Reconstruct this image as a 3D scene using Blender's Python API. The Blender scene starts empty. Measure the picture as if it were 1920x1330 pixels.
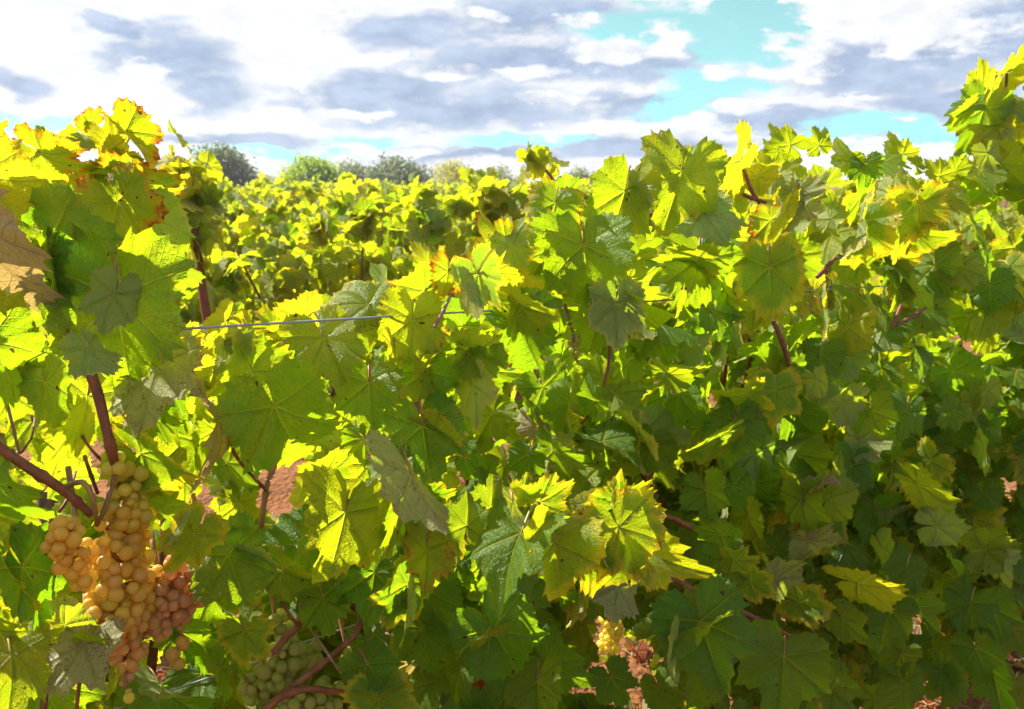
import bpy, math, random
import numpy as np
from mathutils import Vector

C = bpy.context.scene.collection
SC = bpy.context.scene
rng = np.random.default_rng(7)
random.seed(7)
R = math.radians

# ------------------------------------------------------------------ camera
F = 1663.0                      # focal length in photo pixels (1920 wide)
CAMZ = 1.40
PITCH = math.atan(320.0 / F)
cam = bpy.data.cameras.new('camera')
cam_o = bpy.data.objects.new('camera', cam)
C.objects.link(cam_o)
cam.sensor_width = 36.0
cam.lens = 36.0 * F / 1920.0
cam.clip_start = 0.05
cam.clip_end = 6000
cam_o.location = (0, 0, CAMZ)
cam_o.rotation_euler = (math.pi / 2 - PITCH, 0, 0)
cam.dof.use_dof = True
cam.dof.focus_distance = 1.1
cam.dof.aperture_fstop = 12.0
SC.camera = cam_o
SC.render.resolution_x, SC.render.resolution_y = 1024, 709
SC.view_settings.view_transform = 'Standard'
SC.view_settings.look = 'None'
SC.view_settings.exposure = 1.6
SC.view_settings.gamma = 1.0
SC.cycles.max_bounces = 10
SC.cycles.transmission_bounces = 8
SC.cycles.diffuse_bounces = 5
SC.cycles.sample_clamp_indirect = 6.0
SC.cycles.use_denoising = True
SC.cycles.use_adaptive_sampling = True
SC.cycles.adaptive_threshold = 0.02

SUN_EL, SUN_AZ = 46.0, -60.0     # azimuth measured from the view direction, negative = left

cp, sp = math.cos(PITCH), math.sin(PITCH)
V_R = np.array([1.0, 0, 0])
V_U = np.array([0, sp, cp])
V_F = np.array([0, cp, -sp])
CAM = np.array([0, 0, CAMZ])


def ray(px, py):
    d = V_F + V_R * ((px - 960.0) / F) + V_U * ((665.0 - py) / F)
    return d


def proj(P):
    v = np.asarray(P) - CAM
    z = v @ V_F
    return 960 + F * (v @ V_R) / z, 665 - F * (v @ V_U) / z, z


# ------------------------------------------------------------------ node helpers
class NT:
    def __init__(self, tree):
        self.t = tree
        self.n = tree.nodes
        self.l = tree.links

    def new(self, typ, **kw):
        nd = self.n.new(typ)
        for k, v in kw.items():
            setattr(nd, k, v)
        return nd

    def put(self, sock, val):
        if val is None:
            return
        if hasattr(val, 'is_output'):
            self.l.new(val, sock)
        else:
            if sock.type == 'RGBA' and len(val) == 3:
                val = tuple(val) + (1.0,)
            sock.default_value = val

    def m(self, op, a, b=None, c=None, clamp=False):
        nd = self.new('ShaderNodeMath', operation=op, use_clamp=clamp)
        self.put(nd.inputs[0], a)
        self.put(nd.inputs[1], b)
        self.put(nd.inputs[2], c)
        return nd.outputs[0]

    def vm(self, op, a, b=None):
        nd = self.new('ShaderNodeVectorMath', operation=op)
        self.put(nd.inputs[0], a)
        self.put(nd.inputs[1], b)
        return nd.outputs[0]

    def mix(self, fac, a, b):
        nd = self.new('ShaderNodeMix', data_type='RGBA')
        self.put(nd.inputs[0], fac)
        self.put(nd.inputs[6], a)
        self.put(nd.inputs[7], b)
        return nd.outputs[2]

    def smooth(self, x, lo, hi, to0=0.0, to1=1.0):
        nd = self.new('ShaderNodeMapRange', interpolation_type='SMOOTHSTEP')
        self.put(nd.inputs[0], x)
        self.put(nd.inputs[1], lo)
        self.put(nd.inputs[2], hi)
        self.put(nd.inputs[3], to0)
        self.put(nd.inputs[4], to1)
        return nd.outputs[0]

    def noise(self, vec, scale, detail=3.0, rough=0.55, dims='3D'):
        nd = self.new('ShaderNodeTexNoise', noise_dimensions=dims)
        self.put(nd.inputs['Vector'], vec)
        nd.inputs['Scale'].default_value = scale
        nd.inputs['Detail'].default_value = detail
        nd.inputs['Roughness'].default_value = rough
        return nd.outputs[0], nd.outputs[1]

    def sep(self, v):
        nd = self.new('ShaderNodeSeparateXYZ')
        self.put(nd.inputs[0], v)
        return nd.outputs

    def comb(self, x, y, z=0.0):
        nd = self.new('ShaderNodeCombineXYZ')
        for i, q in enumerate((x, y, z)):
            self.put(nd.inputs[i], q)
        return nd.outputs[0]


# ------------------------------------------------------------------ world: Nishita sky with clouds by direction
world = bpy.data.worlds.new('World')
SC.world = world
world.use_nodes = True
W = NT(world.node_tree)
W.n.clear()
w_out = W.new('ShaderNodeOutputWorld')
w_bg = W.new('ShaderNodeBackground')
W.l.new(w_bg.outputs[0], w_out.inputs[0])
w_bg.inputs[1].default_value = 0.070
sky = W.new('ShaderNodeTexSky', sky_type='NISHITA')
sky.sun_disc = False
sky.sun_elevation = R(SUN_EL)
sky.sun_rotation = R(SUN_AZ)
sky.dust_density = 0.6
tc = W.new('ShaderNodeTexCoord')
gen = tc.outputs['Generated']
dx, dy, dz = W.sep(gen)
az = W.m('ARCTAN2', dx, dy)
el = W.m('ARCSINE', dz)
# cloud noise lives on (azimuth, stretched elevation)
q = W.comb(az, W.m('MULTIPLY', el, 2.6), 0.0)
n1, n1c = W.noise(q, 4.5, 6.0, 0.58)
n2, n2c = W.noise(W.vm('ADD', q, (3.1, 7.7, 1.3)), 13.0, 5.0, 0.6)
warp = W.vm('MULTIPLY', W.vm('SUBTRACT', n2c, (0.5, 0.5, 0.5)), (0.10, 0.045, 0))
sx, sy, _ = W.sep(W.vm('ADD', W.comb(az, el, 0.0), warp))


def azel(px, py):
    d = ray(px, py)
    d = d / np.linalg.norm(d)
    return math.atan2(d[0], d[1]), math.asin(d[2])


def blobs(lst):
    out = None
    for (px, py, rx, ry) in lst:
        a, e = azel(px, py)
        u = W.m('MULTIPLY', W.m('SUBTRACT', sx, a), F / rx)
        v = W.m('MULTIPLY', W.m('SUBTRACT', sy, e), F / ry)
        d = W.m('SQRT', W.m('ADD', W.m('MULTIPLY', u, u), W.m('MULTIPLY', v, v)))
        k = W.m('SUBTRACT', 1.0, d)
        out = k if out is None else W.m('MAXIMUM', out, k)
    return out


DARK = [(330, 115, 130, 55), (400, 165, 75, 40), (700, 175, 190, 42), (850, 205, 230, 36), (760, 60, 120, 40),
        (960, 120, 190, 40), (1210, 275, 190, 22), (1180, 120, 160, 30), (1330, 85, 80, 28), (1640, 130, 200, 60),
        (1760, 195, 150, 30), (1860, 60, 110, 45), (1010, 30, 190, 40), (1230, 195, 150, 24), (440, 265, 130, 14),
        (900, 290, 190, 18), (1480, 225, 160, 18), (230, 55, 40, 16), (1600, 240, 120, 14), (20, 165, 60, 26)]
BLUE = [(1260, 40, 150, 34), (1390, 90, 90, 34), (1440, 30, 120, 34), (1330, 165, 110, 40), (1280, 215, 100, 24), (1410, 15, 140, 26),
        (1640, 235, 110, 18), (960, 262, 160, 14), (1760, 250, 80, 18), (700, 262, 120, 12), (60, 235, 90, 16),
        (1120, 55, 60, 26), (560, 285, 160, 10), (1560, 255, 70, 14)]
b_dark = blobs(DARK)
b_blue = blobs(BLUE)
PUFF = [(1095, 45, 60, 18), (1150, 105, 80, 18), (1255, 72, 60, 28), (1490, 120, 80, 55), (1350, 138, 70, 18), (1230, 236, 45, 10), (830, 140, 60, 13), (970, 142, 70, 14),
        (1700, 55, 130, 40), (1680, 222, 40, 14), (1850, 268, 60, 18), (1310, 232, 40, 12), (1120, 230, 60, 10), (1390, 205, 60, 14), (640, 215, 90, 10), (560, 150, 60, 30), (260, 160, 60, 40),
        (900, 30, 60, 14), (1540, 40, 60, 30), (1040, 190, 70, 8), (750, 285, 120, 10), (1560, 190, 90, 12), (480, 60, 50, 30)]
b_puff = blobs(PUFF)
q3 = W.comb(az, W.m('MULTIPLY', el, 2.0), 4.0)
n4, _c = W.noise(q3, 26.0, 6.0, 0.62)
det = W.m('ADD', W.m('MULTIPLY', W.m('SUBTRACT', n1, 0.5), 1.5), W.m('ADD', W.m('MULTIPLY', W.m('SUBTRACT', n2, 0.5), 1.3), W.m('MULTIPLY', W.m('SUBTRACT', n4, 0.5), 1.3)))
m_dark = W.smooth(W.m('ADD', b_dark, W.m('MULTIPLY', det, 1.25)), -0.36, 0.46)
m_puff = W.smooth(W.m('ADD', W.m('MULTIPLY', b_puff, 0.8), W.m('MULTIPLY', det, 1.5)), -0.12, 0.40)
m_dark = W.m('MULTIPLY', m_dark, W.m('SUBTRACT', 1.0, W.m('MULTIPLY', m_puff, 0.9)))
m_blue = W.smooth(W.m('SUBTRACT', W.m('MULTIPLY', b_blue, 0.95), W.m('MULTIPLY', det, 1.3)), -0.12, 0.46)
m_blue = W.m('MULTIPLY', m_blue, W.m('SUBTRACT', 1.0, m_puff))
# away from the measured stretch of sky: broken cloud by noise
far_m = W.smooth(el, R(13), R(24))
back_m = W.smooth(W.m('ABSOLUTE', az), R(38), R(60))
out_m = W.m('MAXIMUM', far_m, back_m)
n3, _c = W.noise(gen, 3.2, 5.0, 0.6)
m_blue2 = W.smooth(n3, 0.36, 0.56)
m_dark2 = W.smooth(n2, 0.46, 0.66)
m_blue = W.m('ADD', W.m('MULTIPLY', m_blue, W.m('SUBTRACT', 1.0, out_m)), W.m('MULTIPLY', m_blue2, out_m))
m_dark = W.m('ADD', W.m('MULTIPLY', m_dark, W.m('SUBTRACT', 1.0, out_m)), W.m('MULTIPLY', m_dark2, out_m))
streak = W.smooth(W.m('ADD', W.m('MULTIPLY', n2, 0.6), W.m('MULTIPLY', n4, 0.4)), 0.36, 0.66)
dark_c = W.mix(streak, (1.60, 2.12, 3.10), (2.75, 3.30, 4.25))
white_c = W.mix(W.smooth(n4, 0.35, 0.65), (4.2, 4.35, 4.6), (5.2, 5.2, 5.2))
white_c = W.mix(out_m, white_c, (7.6, 7.5, 7.3))  # unseen clouds outside the view are brightened to add fill light
cloud = W.mix(m_dark, white_c, dark_c)
bw = W.new('ShaderNodeRGBToBW')
W.l.new(sky.outputs[0], bw.inputs[0])
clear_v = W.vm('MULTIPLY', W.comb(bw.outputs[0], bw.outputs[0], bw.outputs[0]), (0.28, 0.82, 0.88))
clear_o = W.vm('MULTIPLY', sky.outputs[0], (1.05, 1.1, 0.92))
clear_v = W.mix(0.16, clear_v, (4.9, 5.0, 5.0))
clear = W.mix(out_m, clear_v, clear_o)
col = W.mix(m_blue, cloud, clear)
below = W.smooth(dz, -0.05, 0.0)
col = W.mix(below, (1.2, 0.7, 0.35), col)
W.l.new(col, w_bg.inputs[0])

# ------------------------------------------------------------------ sun
sun = bpy.data.lights.new('sun', 'SUN')
sun.energy = 4.7
sun.angle = R(0.55)
sun.color = (1.0, 0.95, 0.86)
sun_o = bpy.data.objects.new('sun', sun)
C.objects.link(sun_o)
SUN_DIR = Vector((math.sin(R(SUN_AZ)) * math.cos(R(SUN_EL)), math.cos(R(SUN_AZ)) * math.cos(R(SUN_EL)), math.sin(R(SUN_EL))))
sun_o.rotation_euler = SUN_DIR.to_track_quat('Z', 'Y').to_euler()
sun_o.location = (-6, 4, 8)


# ------------------------------------------------------------------ tagging helpers
def tag(o, label=None, cat=None, group=None, kind=None):
    if label:
        o['label'] = label
    if cat:
        o['category'] = cat
    if group:
        o['group'] = group
    if kind:
        o['kind'] = kind
    return o


def empty(name, loc):
    o = bpy.data.objects.new(name, None)
    C.objects.link(o)
    o.location = loc
    o.empty_display_size = 0.1
    return o


def link(name, me, parent=None, loc=(0, 0, 0)):
    o = bpy.data.objects.new(name, me)
    C.objects.link(o)
    o.location = loc
    if parent is not None:
        o.parent = parent
    return o


def mesh_from(name, V, Fc, mats, uv=None, attrs=None, smooth=True, mat_idx=None):
    """V (n,3), Fc list of equal-length index arrays (array (m,k)) or list of such arrays."""
    me = bpy.data.meshes.new(name)
    V = np.asarray(V, dtype=np.float32)
    if isinstance(Fc, np.ndarray):
        Fc = [Fc]
    loops = np.concatenate([f.reshape(-1) for f in Fc]).astype(np.int32)
    tot = np.concatenate([np.full(len(f), f.shape[1], dtype=np.int32) for f in Fc])
    start = np.concatenate([[0], np.cumsum(tot)[:-1]]).astype(np.int32)
    me.vertices.add(len(V))
    me.vertices.foreach_set('co', V.reshape(-1))
    me.loops.add(len(loops))
    me.loops.foreach_set('vertex_index', loops)
    me.polygons.add(len(tot))
    me.polygons.foreach_set('loop_start', start)
    me.polygons.foreach_set('loop_total', tot)
    if smooth:
        me.polygons.foreach_set('use_smooth', np.ones(len(tot), dtype=bool))
    for mt in (mats if isinstance(mats, (list, tuple)) else [mats]):
        me.materials.append(mt)
    if mat_idx is not None:
        me.polygons.foreach_set('material_index', np.asarray(mat_idx, dtype=np.int32))
    if uv is not None:
        lay = me.uv_layers.new(name='UVMap')
        lay.data.foreach_set('uv', np.asarray(uv, dtype=np.float32)[loops].reshape(-1))
    for k, a in (attrs or {}).items():
        a = np.asarray(a, dtype=np.float32)
        if a.ndim == 1:
            at = me.attributes.new(k, 'FLOAT', 'POINT')
            at.data.foreach_set('value', a)
        else:
            at = me.attributes.new(k, 'FLOAT_COLOR', 'POINT')
            at.data.foreach_set('color', a.reshape(-1))
    me.update()
    me.validate()
    return me


# ------------------------------------------------------------------ materials
def new_mat(name):
    m = bpy.data.materials.new(name)
    m.use_nodes = True
    t = NT(m.node_tree)
    t.n.clear()
    out = t.new('ShaderNodeOutputMaterial')
    return m, t, out


def leaf_material():
    m, t, out = new_mat('vine_leaf')
    uvn = t.new('ShaderNodeUVMap')
    uvn.uv_map = 'UVMap'
    a1 = t.new('ShaderNodeAttribute', attribute_name='lc')
    a2 = t.new('ShaderNodeAttribute', attribute_name='ld')
    ae = t.new('ShaderNodeAttribute', attribute_name='edge')
    yel, burn, rnd = t.sep(a1.outputs['Color'])
    brown = a1.outputs['Alpha']
    yedge, red, dry = t.sep(a2.outputs['Color'])
    edge = ae.outputs['Fac']
    x, y, _ = t.sep(uvn.outputs[0])
    coord = t.comb(x, y, t.m('MULTIPLY', rnd, 57.0))
    nz, nzc = t.noise(coord, 3.2, 4.0, 0.6)
    nf, _ = t.noise(coord, 22.0, 3.0, 0.6)
    ay = t.m('ABSOLUTE', y)
    th = t.m('ARCTAN2', ay, x)
    r = t.m('SQRT', t.m('ADD', t.m('MULTIPLY', x, x), t.m('MULTIPLY', y, y)))
    thw = t.m('ADD', th, t.m('MULTIPLY', t.m('SUBTRACT', nz, 0.5), 0.10))
    d0 = thw
    d1 = t.m('ABSOLUTE', t.m('SUBTRACT', thw, 0.87))
    d2 = t.m('ABSOLUTE', t.m('SUBTRACT', thw, 1.90))
    dl = t.m('MINIMUM', t.m('MINIMUM', t.m('ABSOLUTE', d0), d1), d2)
    b = t.m('MULTIPLY', r, t.m('SINE', dl))
    a = t.m('MULTIPLY', r, t.m('COSINE', dl))
    wv = t.m('MULTIPLY', t.m('SUBTRACT', 1.15, a), 0.030)
    main = t.smooth(b, wv, 0.0)
    wide = t.smooth(b, 0.085, 0.0)
    s = t.m('FRACT', t.m('ADD', t.m('MULTIPLY', t.m('SUBTRACT', a, t.m('MULTIPLY', b, 0.8)), 6.3), t.m('MULTIPLY', nz, 0.5)))
    sec = t.smooth(t.m('ABSOLUTE', t.m('SUBTRACT', s, 0.5)), 0.445, 0.5)
    sec = t.m('MULTIPLY', sec, t.smooth(edge, 0.99, 0.75))
    s3 = t.new('ShaderNodeTexVoronoi', feature='DISTANCE_TO_EDGE')
    t.l.new(coord, s3.inputs['Vector'])
    s3.inputs['Scale'].default_value = 17.0
    ret = t.smooth(s3.outputs['Distance'], 0.09, 0.0)
    vein = t.m('MAXIMUM', main, t.m('MULTIPLY', sec, 0.72))
    # yellowing spreads from the margin and between the veins
    ne = t.m('ADD', edge, t.m('MULTIPLY', t.m('SUBTRACT', nz, 0.5), 0.55))
    yb = t.m('SUBTRACT', 1.08, t.m('MULTIPLY', yedge, 0.42))
    ym = t.smooth(ne, yb, t.m('ADD', yb, 0.22))
    ym = t.m('MULTIPLY', ym, t.m('MINIMUM', t.m('MULTIPLY', yedge, 1.6), 1.0))
    blot = t.m('ADD', yel, t.m('MULTIPLY', t.m('SUBTRACT', nz, 0.5), 1.25))
    blot = t.m('SUBTRACT', blot, t.m('MULTIPLY', wide, t.m('MULTIPLY', yel, 0.25)))
    yfac = t.m('MAXIMUM', ym, t.m('MINIMUM', t.m('MAXIMUM', blot, 0.0), 1.0))
    # front (upper) colours: reflected and transmitted
    gvar = t.mix(rnd, (0.040, 0.115, 0.008), (0.085, 0.160, 0.006))
    gvar = t.mix(t.m('MULTIPLY', nf, 0.5), gvar, (0.10, 0.20, 0.014))
    dcol = t.mix(yfac, gvar, (0.33, 0.31, 0.012))
    tg = t.mix(rnd, (0.27, 0.53, 0.006), (0.52, 0.67, 0.006))
    tcol = t.mix(yfac, tg, (0.82, 0.74, 0.012))
    # veins
    dcol = t.mix(t.m('MULTIPLY', ret, 0.22), dcol, (0.16, 0.22, 0.02))
    dcol = t.mix(t.m('MULTIPLY', vein, 0.9), dcol, (0.34, 0.37, 0.045))
    tcol = t.mix(t.m('MULTIPLY', vein, 0.7), tcol, (0.76, 0.80, 0.06))
    # burnt margin
    bb = t.m('SUBTRACT', 1.10, t.m('MULTIPLY', burn, 0.24))
    ne2 = t.m('ADD', edge, t.m('MULTIPLY', t.m('SUBTRACT', nz, 0.52), 1.0))
    bm = t.smooth(ne2, bb, t.m('ADD', bb, 0.17))
    bm = t.m('MULTIPLY', bm, t.m('MINIMUM', t.m('MULTIPLY', burn, 4.0), 1.0))
    bcol = t.mix(red, (0.16, 0.075, 0.025), (0.30, 0.045, 0.010))
    btr = t.mix(red, (0.30, 0.13, 0.02), (0.55, 0.09, 0.008))
    om = t.smooth(ne2, t.m('SUBTRACT', bb, 0.16), bb)
    om = t.m('MULTIPLY', om, t.m('MULTIPLY', burn, 0.75))
    dcol = t.mix(om, dcol, (0.42, 0.20, 0.010))
    tcol = t.mix(om, tcol, (0.80, 0.36, 0.004))
    dcol = t.mix(bm, dcol, bcol)
    tcol = t.mix(bm, tcol, btr)
    # brown speckle between the veins
    sp1 = t.m('MULTIPLY', t.smooth(nf, 0.50, 0.64), t.smooth(nz, 0.45, 0.60))
    sp1 = t.m('MULTIPLY', t.m('MULTIPLY', sp1, brown), t.m('SUBTRACT', 1.0, vein))
    dcol = t.mix(sp1, dcol, (0.10, 0.055, 0.035))
    tcol = t.mix(sp1, tcol, (0.17, 0.08, 0.03))
    # a few necrotic dots on any leaf
    dots, _ = t.noise(coord, 7.0, 1.0, 0.4)
    dm = t.smooth(dots, 0.745, 0.765)
    dcol = t.mix(dm, dcol, (0.14, 0.05, 0.02))
    tcol = t.mix(dm, tcol, (0.16, 0.05, 0.01))
    # dry leaves
    dryc = t.mix(red, t.mix(nz, (0.40, 0.36, 0.22), (0.62, 0.55, 0.36)), t.mix(nz, (0.20, 0.045, 0.012), (0.26, 0.085, 0.025)))
    dryt = t.mix(red, (0.42, 0.30, 0.09), (0.45, 0.07, 0.015))
    dcol = t.mix(dry, dcol, dryc)
    tcol = t.mix(dry, tcol, dryt)
    # paler felted underside
    geo = t.new('ShaderNodeNewGeometry')
    back = geo.outputs['Backfacing']
    ucol = t.mix(0.62, dcol, t.mix(yfac, (0.38, 0.40, 0.18), (0.50, 0.47, 0.20)))
    ucol = t.mix(t.m('MULTIPLY', t.m('MAXIMUM', vein, t.m('MULTIPLY', ret, 0.4)), 0.5), ucol, (0.38, 0.40, 0.24))
    ucol = t.mix(t.m('MULTIPLY', sp1, 0.7), ucol, (0.15, 0.10, 0.075))
    ucol = t.mix(dry, ucol, t.mix(nz, (0.26, 0.18, 0.10), (0.40, 0.30, 0.19)))
    dfin = t.mix(back, dcol, ucol)
    rough = t.mix(back, t.mix(nz, (0.30,) * 3, (0.46,) * 3), (0.48,) * 3)
    # bump
    h = t.m('SUBTRACT', t.m('MULTIPLY', nf, 0.25), t.m('ADD', t.m('MULTIPLY', main, 0.9), t.m('MULTIPLY', sec, 0.5)))
    h = t.m('SUBTRACT', h, t.m('MULTIPLY', ret, 0.09))
    h = t.m('SUBTRACT', h, t.m('MULTIPLY', wide, 0.35))
    bp = t.new('ShaderNodeBump')
    bp.inputs['Strength'].default_value = 0.85
    bp.inputs['Distance'].default_value = 0.009
    t.l.new(h, bp.inputs['Height'])
    pr = t.new('ShaderNodeBsdfPrincipled')
    t.l.new(dfin, pr.inputs['Base Color'])
    t.l.new(rough, pr.inputs['Roughness'])
    pr.inputs['Specular IOR Level'].default_value = 0.34
    t.l.new(bp.outputs[0], pr.inputs['Normal'])
    tr = t.new('ShaderNodeBsdfTranslucent')
    t.l.new(tcol, tr.inputs['Color'])
    t.l.new(bp.outputs[0], tr.inputs['Normal'])
    add = t.new('ShaderNodeAddShader')
    mixs = t.new('ShaderNodeMixShader')
    mixs.inputs[0].default_value = 0.56
    t.l.new(pr.outputs[0], mixs.inputs[1])
    t.l.new(tr.outputs[0], mixs.inputs[2])
    t.l.new(mixs.outputs[0], out.inputs[0])
    return m


def bark_material(name, c0, c1, scale=40.0, rough=0.6, bump=0.4):
    m, t, out = new_mat(name)
    tcn = t.new('ShaderNodeTexCoord')
    st = t.vm('MULTIPLY', tcn.outputs['Object'], (1.0, 1.0, 0.35))
    n, _ = t.noise(st, scale, 5.0, 0.65)
    n2_, _ = t.noise(tcn.outputs['Object'], scale * 4, 3.0, 0.6)
    oi = t.new('ShaderNodeObjectInfo')
    f = t.smooth(n, 0.35, 0.68)
    c = t.mix(f, c0, c1)
    c = t.mix(t.m('MULTIPLY', t.smooth(n2_, 0.58, 0.72), 0.6), c, tuple(q_ * 0.35 for q_ in c0))
    hv = t.new('ShaderNodeHueSaturation')
    t.l.new(c, hv.inputs['Color'])
    t.l.new(t.m('ADD', 0.75, t.m('MULTIPLY', oi.outputs['Random'], 0.5)), hv.inputs['Value'])
    pr = t.new('ShaderNodeBsdfPrincipled')
    t.l.new(hv.outputs[0], pr.inputs['Base Color'])
    pr.inputs['Roughness'].default_value = rough
    bp = t.new('ShaderNodeBump')
    bp.inputs['Strength'].default_value = bump
    bp.inputs['Distance'].default_value = 0.004
    t.l.new(t.m('ADD', n, t.m('MULTIPLY', n2_, 0.4)), bp.inputs['Height'])
    t.l.new(bp.outputs[0], pr.inputs['Normal'])
    t.l.new(pr.outputs[0], out.inputs[0])
    return m


def stalk_material():
    m, t, out = new_mat('leaf_stalk')
    oi = t.new('ShaderNodeObjectInfo')
    c = t.mix(oi.outputs['Random'], (0.26, 0.055, 0.03), (0.30, 0.26, 0.05))
    pr = t.new('ShaderNodeBsdfPrincipled')
    t.l.new(c, pr.inputs['Base Color'])
    pr.inputs['Roughness'].default_value = 0.4
    t.l.new(pr.outputs[0], out.inputs[0])
    return m


def grape_material():
    m, t, out = new_mat('grape_skin')
    oi = t.new('ShaderNodeObjectInfo')
    tcn = t.new('ShaderNodeTexCoord')
    off = t.vm('ADD', tcn.outputs['Object'], t.comb(t.m('MULTIPLY', oi.outputs['Random'], 9.0), 0.0, 0.0))
    n, _ = t.noise(off, 90.0, 4.0, 0.6)
    nl, _ = t.noise(off, 380.0, 2.0, 0.6)
    c = oi.outputs['Color']
    hv = t.new('ShaderNodeHueSaturation')
    t.l.new(c, hv.inputs['Color'])
    t.l.new(t.m('ADD', 0.485, t.m('MULTIPLY', n, 0.03)), hv.inputs['Hue'])
    c1 = hv.outputs[0]
    c1 = t.mix(t.smooth(n, 0.52, 0.72), c1, t.vm('MULTIPLY', c1, (0.62, 0.42, 0.30)))
    c1 = t.mix(t.m('MULTIPLY', t.smooth(nl, 0.66, 0.72), 0.8), c1, (0.16, 0.07, 0.03))
    bloom = t.m('MULTIPLY', t.smooth(n, 0.62, 0.36), 0.09)
    c1 = t.mix(bloom, c1, (0.75, 0.68, 0.60))
    x, y, z = t.sep(tcn.outputs['Object'])
    pr = t.new('ShaderNodeBsdfPrincipled')
    t.l.new(c1, pr.inputs['Base Color'])
    t.l.new(t.m('ADD', 0.28, t.m('MULTIPLY', n, 0.3)), pr.inputs['Roughness'])
    pr.inputs['Subsurface Weight'].default_value = 0.55
    pr.inputs['Subsurface Radius'].default_value = (1.0, 0.75, 0.35)
    pr.inputs['Subsurface Scale'].default_value = 0.006
    pr.inputs['Transmission Weight'].default_value = 0.38
    pr.inputs['IOR'].default_value = 1.36
    pr.inputs['Coat Weight'].default_value = 0.25
    pr.inputs['Coat Roughness'].default_value = 0.12
    tr = t.new('ShaderNodeBsdfTranslucent')
    t.l.new(c1, tr.inputs['Color'])
    mx = t.new('ShaderNodeMixShader')
    mx.inputs[0].default_value = 0.40
    t.l.new(pr.outputs[0], mx.inputs[1])
    t.l.new(tr.outputs[0], mx.inputs[2])
    t.l.new(mx.outputs[0], out.inputs[0])
    return m


def metal_material():
    m, t, out = new_mat('galvanised_wire')
    tcn = t.new('ShaderNodeTexCoord')
    n, _ = t.noise(tcn.outputs['Object'], 60.0, 4.0, 0.6)
    pr = t.new('ShaderNodeBsdfPrincipled')
    t.l.new(t.mix(n, (0.16, 0.17, 0.19), (0.42, 0.43, 0.45)), pr.inputs['Base Color'])
    pr.inputs['Metallic'].default_value = 0.55
    pr.inputs['Roughness'].default_value = 0.5
    t.l.new(pr.outputs[0], out.inputs[0])
    return m


def soil_material():
    m, t, out = new_mat('red_soil')
    tcn = t.new('ShaderNodeTexCoord')
    p = tcn.outputs['Object']
    n1_, _ = t.noise(p, 1.4, 5.0, 0.6)
    n2_, _ = t.noise(p, 14.0, 6.0, 0.65)
    n3_, _ = t.noise(p, 90.0, 3.0, 0.6)
    c = t.mix(n1_, (0.150, 0.045, 0.005), (0.23, 0.078, 0.010))
    c = t.mix(t.smooth(n2_, 0.42, 0.70), c, (0.10, 0.032, 0.007))
    c = t.mix(t.m('MULTIPLY', t.smooth(n3_, 0.60, 0.72), 0.7), c, (0.30, 0.135, 0.045))
    vo = t.new('ShaderNodeTexVoronoi')
    t.l.new(p, vo.inputs['Vector'])
    vo.inputs['Scale'].default_value = 38.0
    pr = t.new('ShaderNodeBsdfPrincipled')
    t.l.new(c, pr.inputs['Base Color'])
    pr.inputs['Roughness'].default_value = 0.95
    bp = t.new('ShaderNodeBump')
    bp.inputs['Strength'].default_value = 0.9
    bp.inputs['Distance'].default_value = 0.03
    t.l.new(t.m('ADD', n2_, t.m('ADD', t.m('MULTIPLY', n3_, 0.35), t.m('MULTIPLY', vo.outputs['Distance'], -0.6))), bp.inputs['Height'])
    t.l.new(bp.outputs[0], pr.inputs['Normal'])
    t.l.new(pr.outputs[0], out.inputs[0])
    return m


def crown_material(name, c0, c1, t0, fac=0.4):
    m, t, out = new_mat(name)
    a1 = t.new('ShaderNodeAttribute', attribute_name='lc')
    yel, burn, rnd = t.sep(a1.outputs['Color'])
    c = t.mix(rnd, c0, c1)
    pr = t.new('ShaderNodeBsdfPrincipled')
    t.l.new(c, pr.inputs['Base Color'])
    pr.inputs['Roughness'].default_value = 0.5
    tr = t.new('ShaderNodeBsdfTranslucent')
    t.l.new(t.mix(rnd, t0, tuple(q_ * 1.3 for q_ in t0)), tr.inputs['Color'])
    mx = t.new('ShaderNodeMixShader')
    mx.inputs[0].default_value = fac
    t.l.new(pr.outputs[0], mx.inputs[1])
    t.l.new(tr.outputs[0], mx.inputs[2])
    t.l.new(mx.outputs[0], out.inputs[0])
    return m


def straw_material():
    m, t, out = new_mat('dry_straw')
    a1 = t.new('ShaderNodeAttribute', attribute_name='lc')
    yel, burn, rnd = t.sep(a1.outputs['Color'])
    c = t.mix(rnd, (0.19, 0.085, 0.024), (0.32, 0.19, 0.07))
    pr = t.new('ShaderNodeBsdfPrincipled')
    t.l.new(c, pr.inputs['Base Color'])
    pr.inputs['Roughness'].default_value = 0.7
    t.l.new(pr.outputs[0], out.inputs[0])
    return m


M_LEAF = leaf_material()
M_CANE = bark_material('red_cane', (0.13, 0.030, 0.010), (0.22, 0.065, 0.020), 60.0, 0.62, 0.6)
M_CANE2 = bark_material('pinkish_cane', (0.20, 0.085, 0.045), (0.31, 0.16, 0.10), 60.0, 0.5, 0.25)
M_STEM = bark_material('bunch_stem', (0.22, 0.075, 0.022), (0.34, 0.20, 0.055), 60.0, 0.55, 0.3)
M_TRUNK = bark_material('vine_bark', (0.055, 0.035, 0.025), (0.17, 0.11, 0.075), 18.0, 0.9, 1.0)
M_STALK = stalk_material()
M_GRAPE = grape_material()
M_WIRE = metal_material()
M_SOIL = soil_material()
M_STRAW = straw_material()

# ------------------------------------------------------------------ ground
gx = np.concatenate([np.linspace(-2000, -14, 14), np.linspace(-12, 12, 241), np.linspace(14, 2000, 14)])
gy = np.concatenate([np.linspace(-500, -2, 8), np.linspace(-1, 17, 181), np.linspace(19, 60, 20), np.linspace(80, 3000, 14)])
GX, GY = np.meshgrid(gx, gy)


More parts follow.
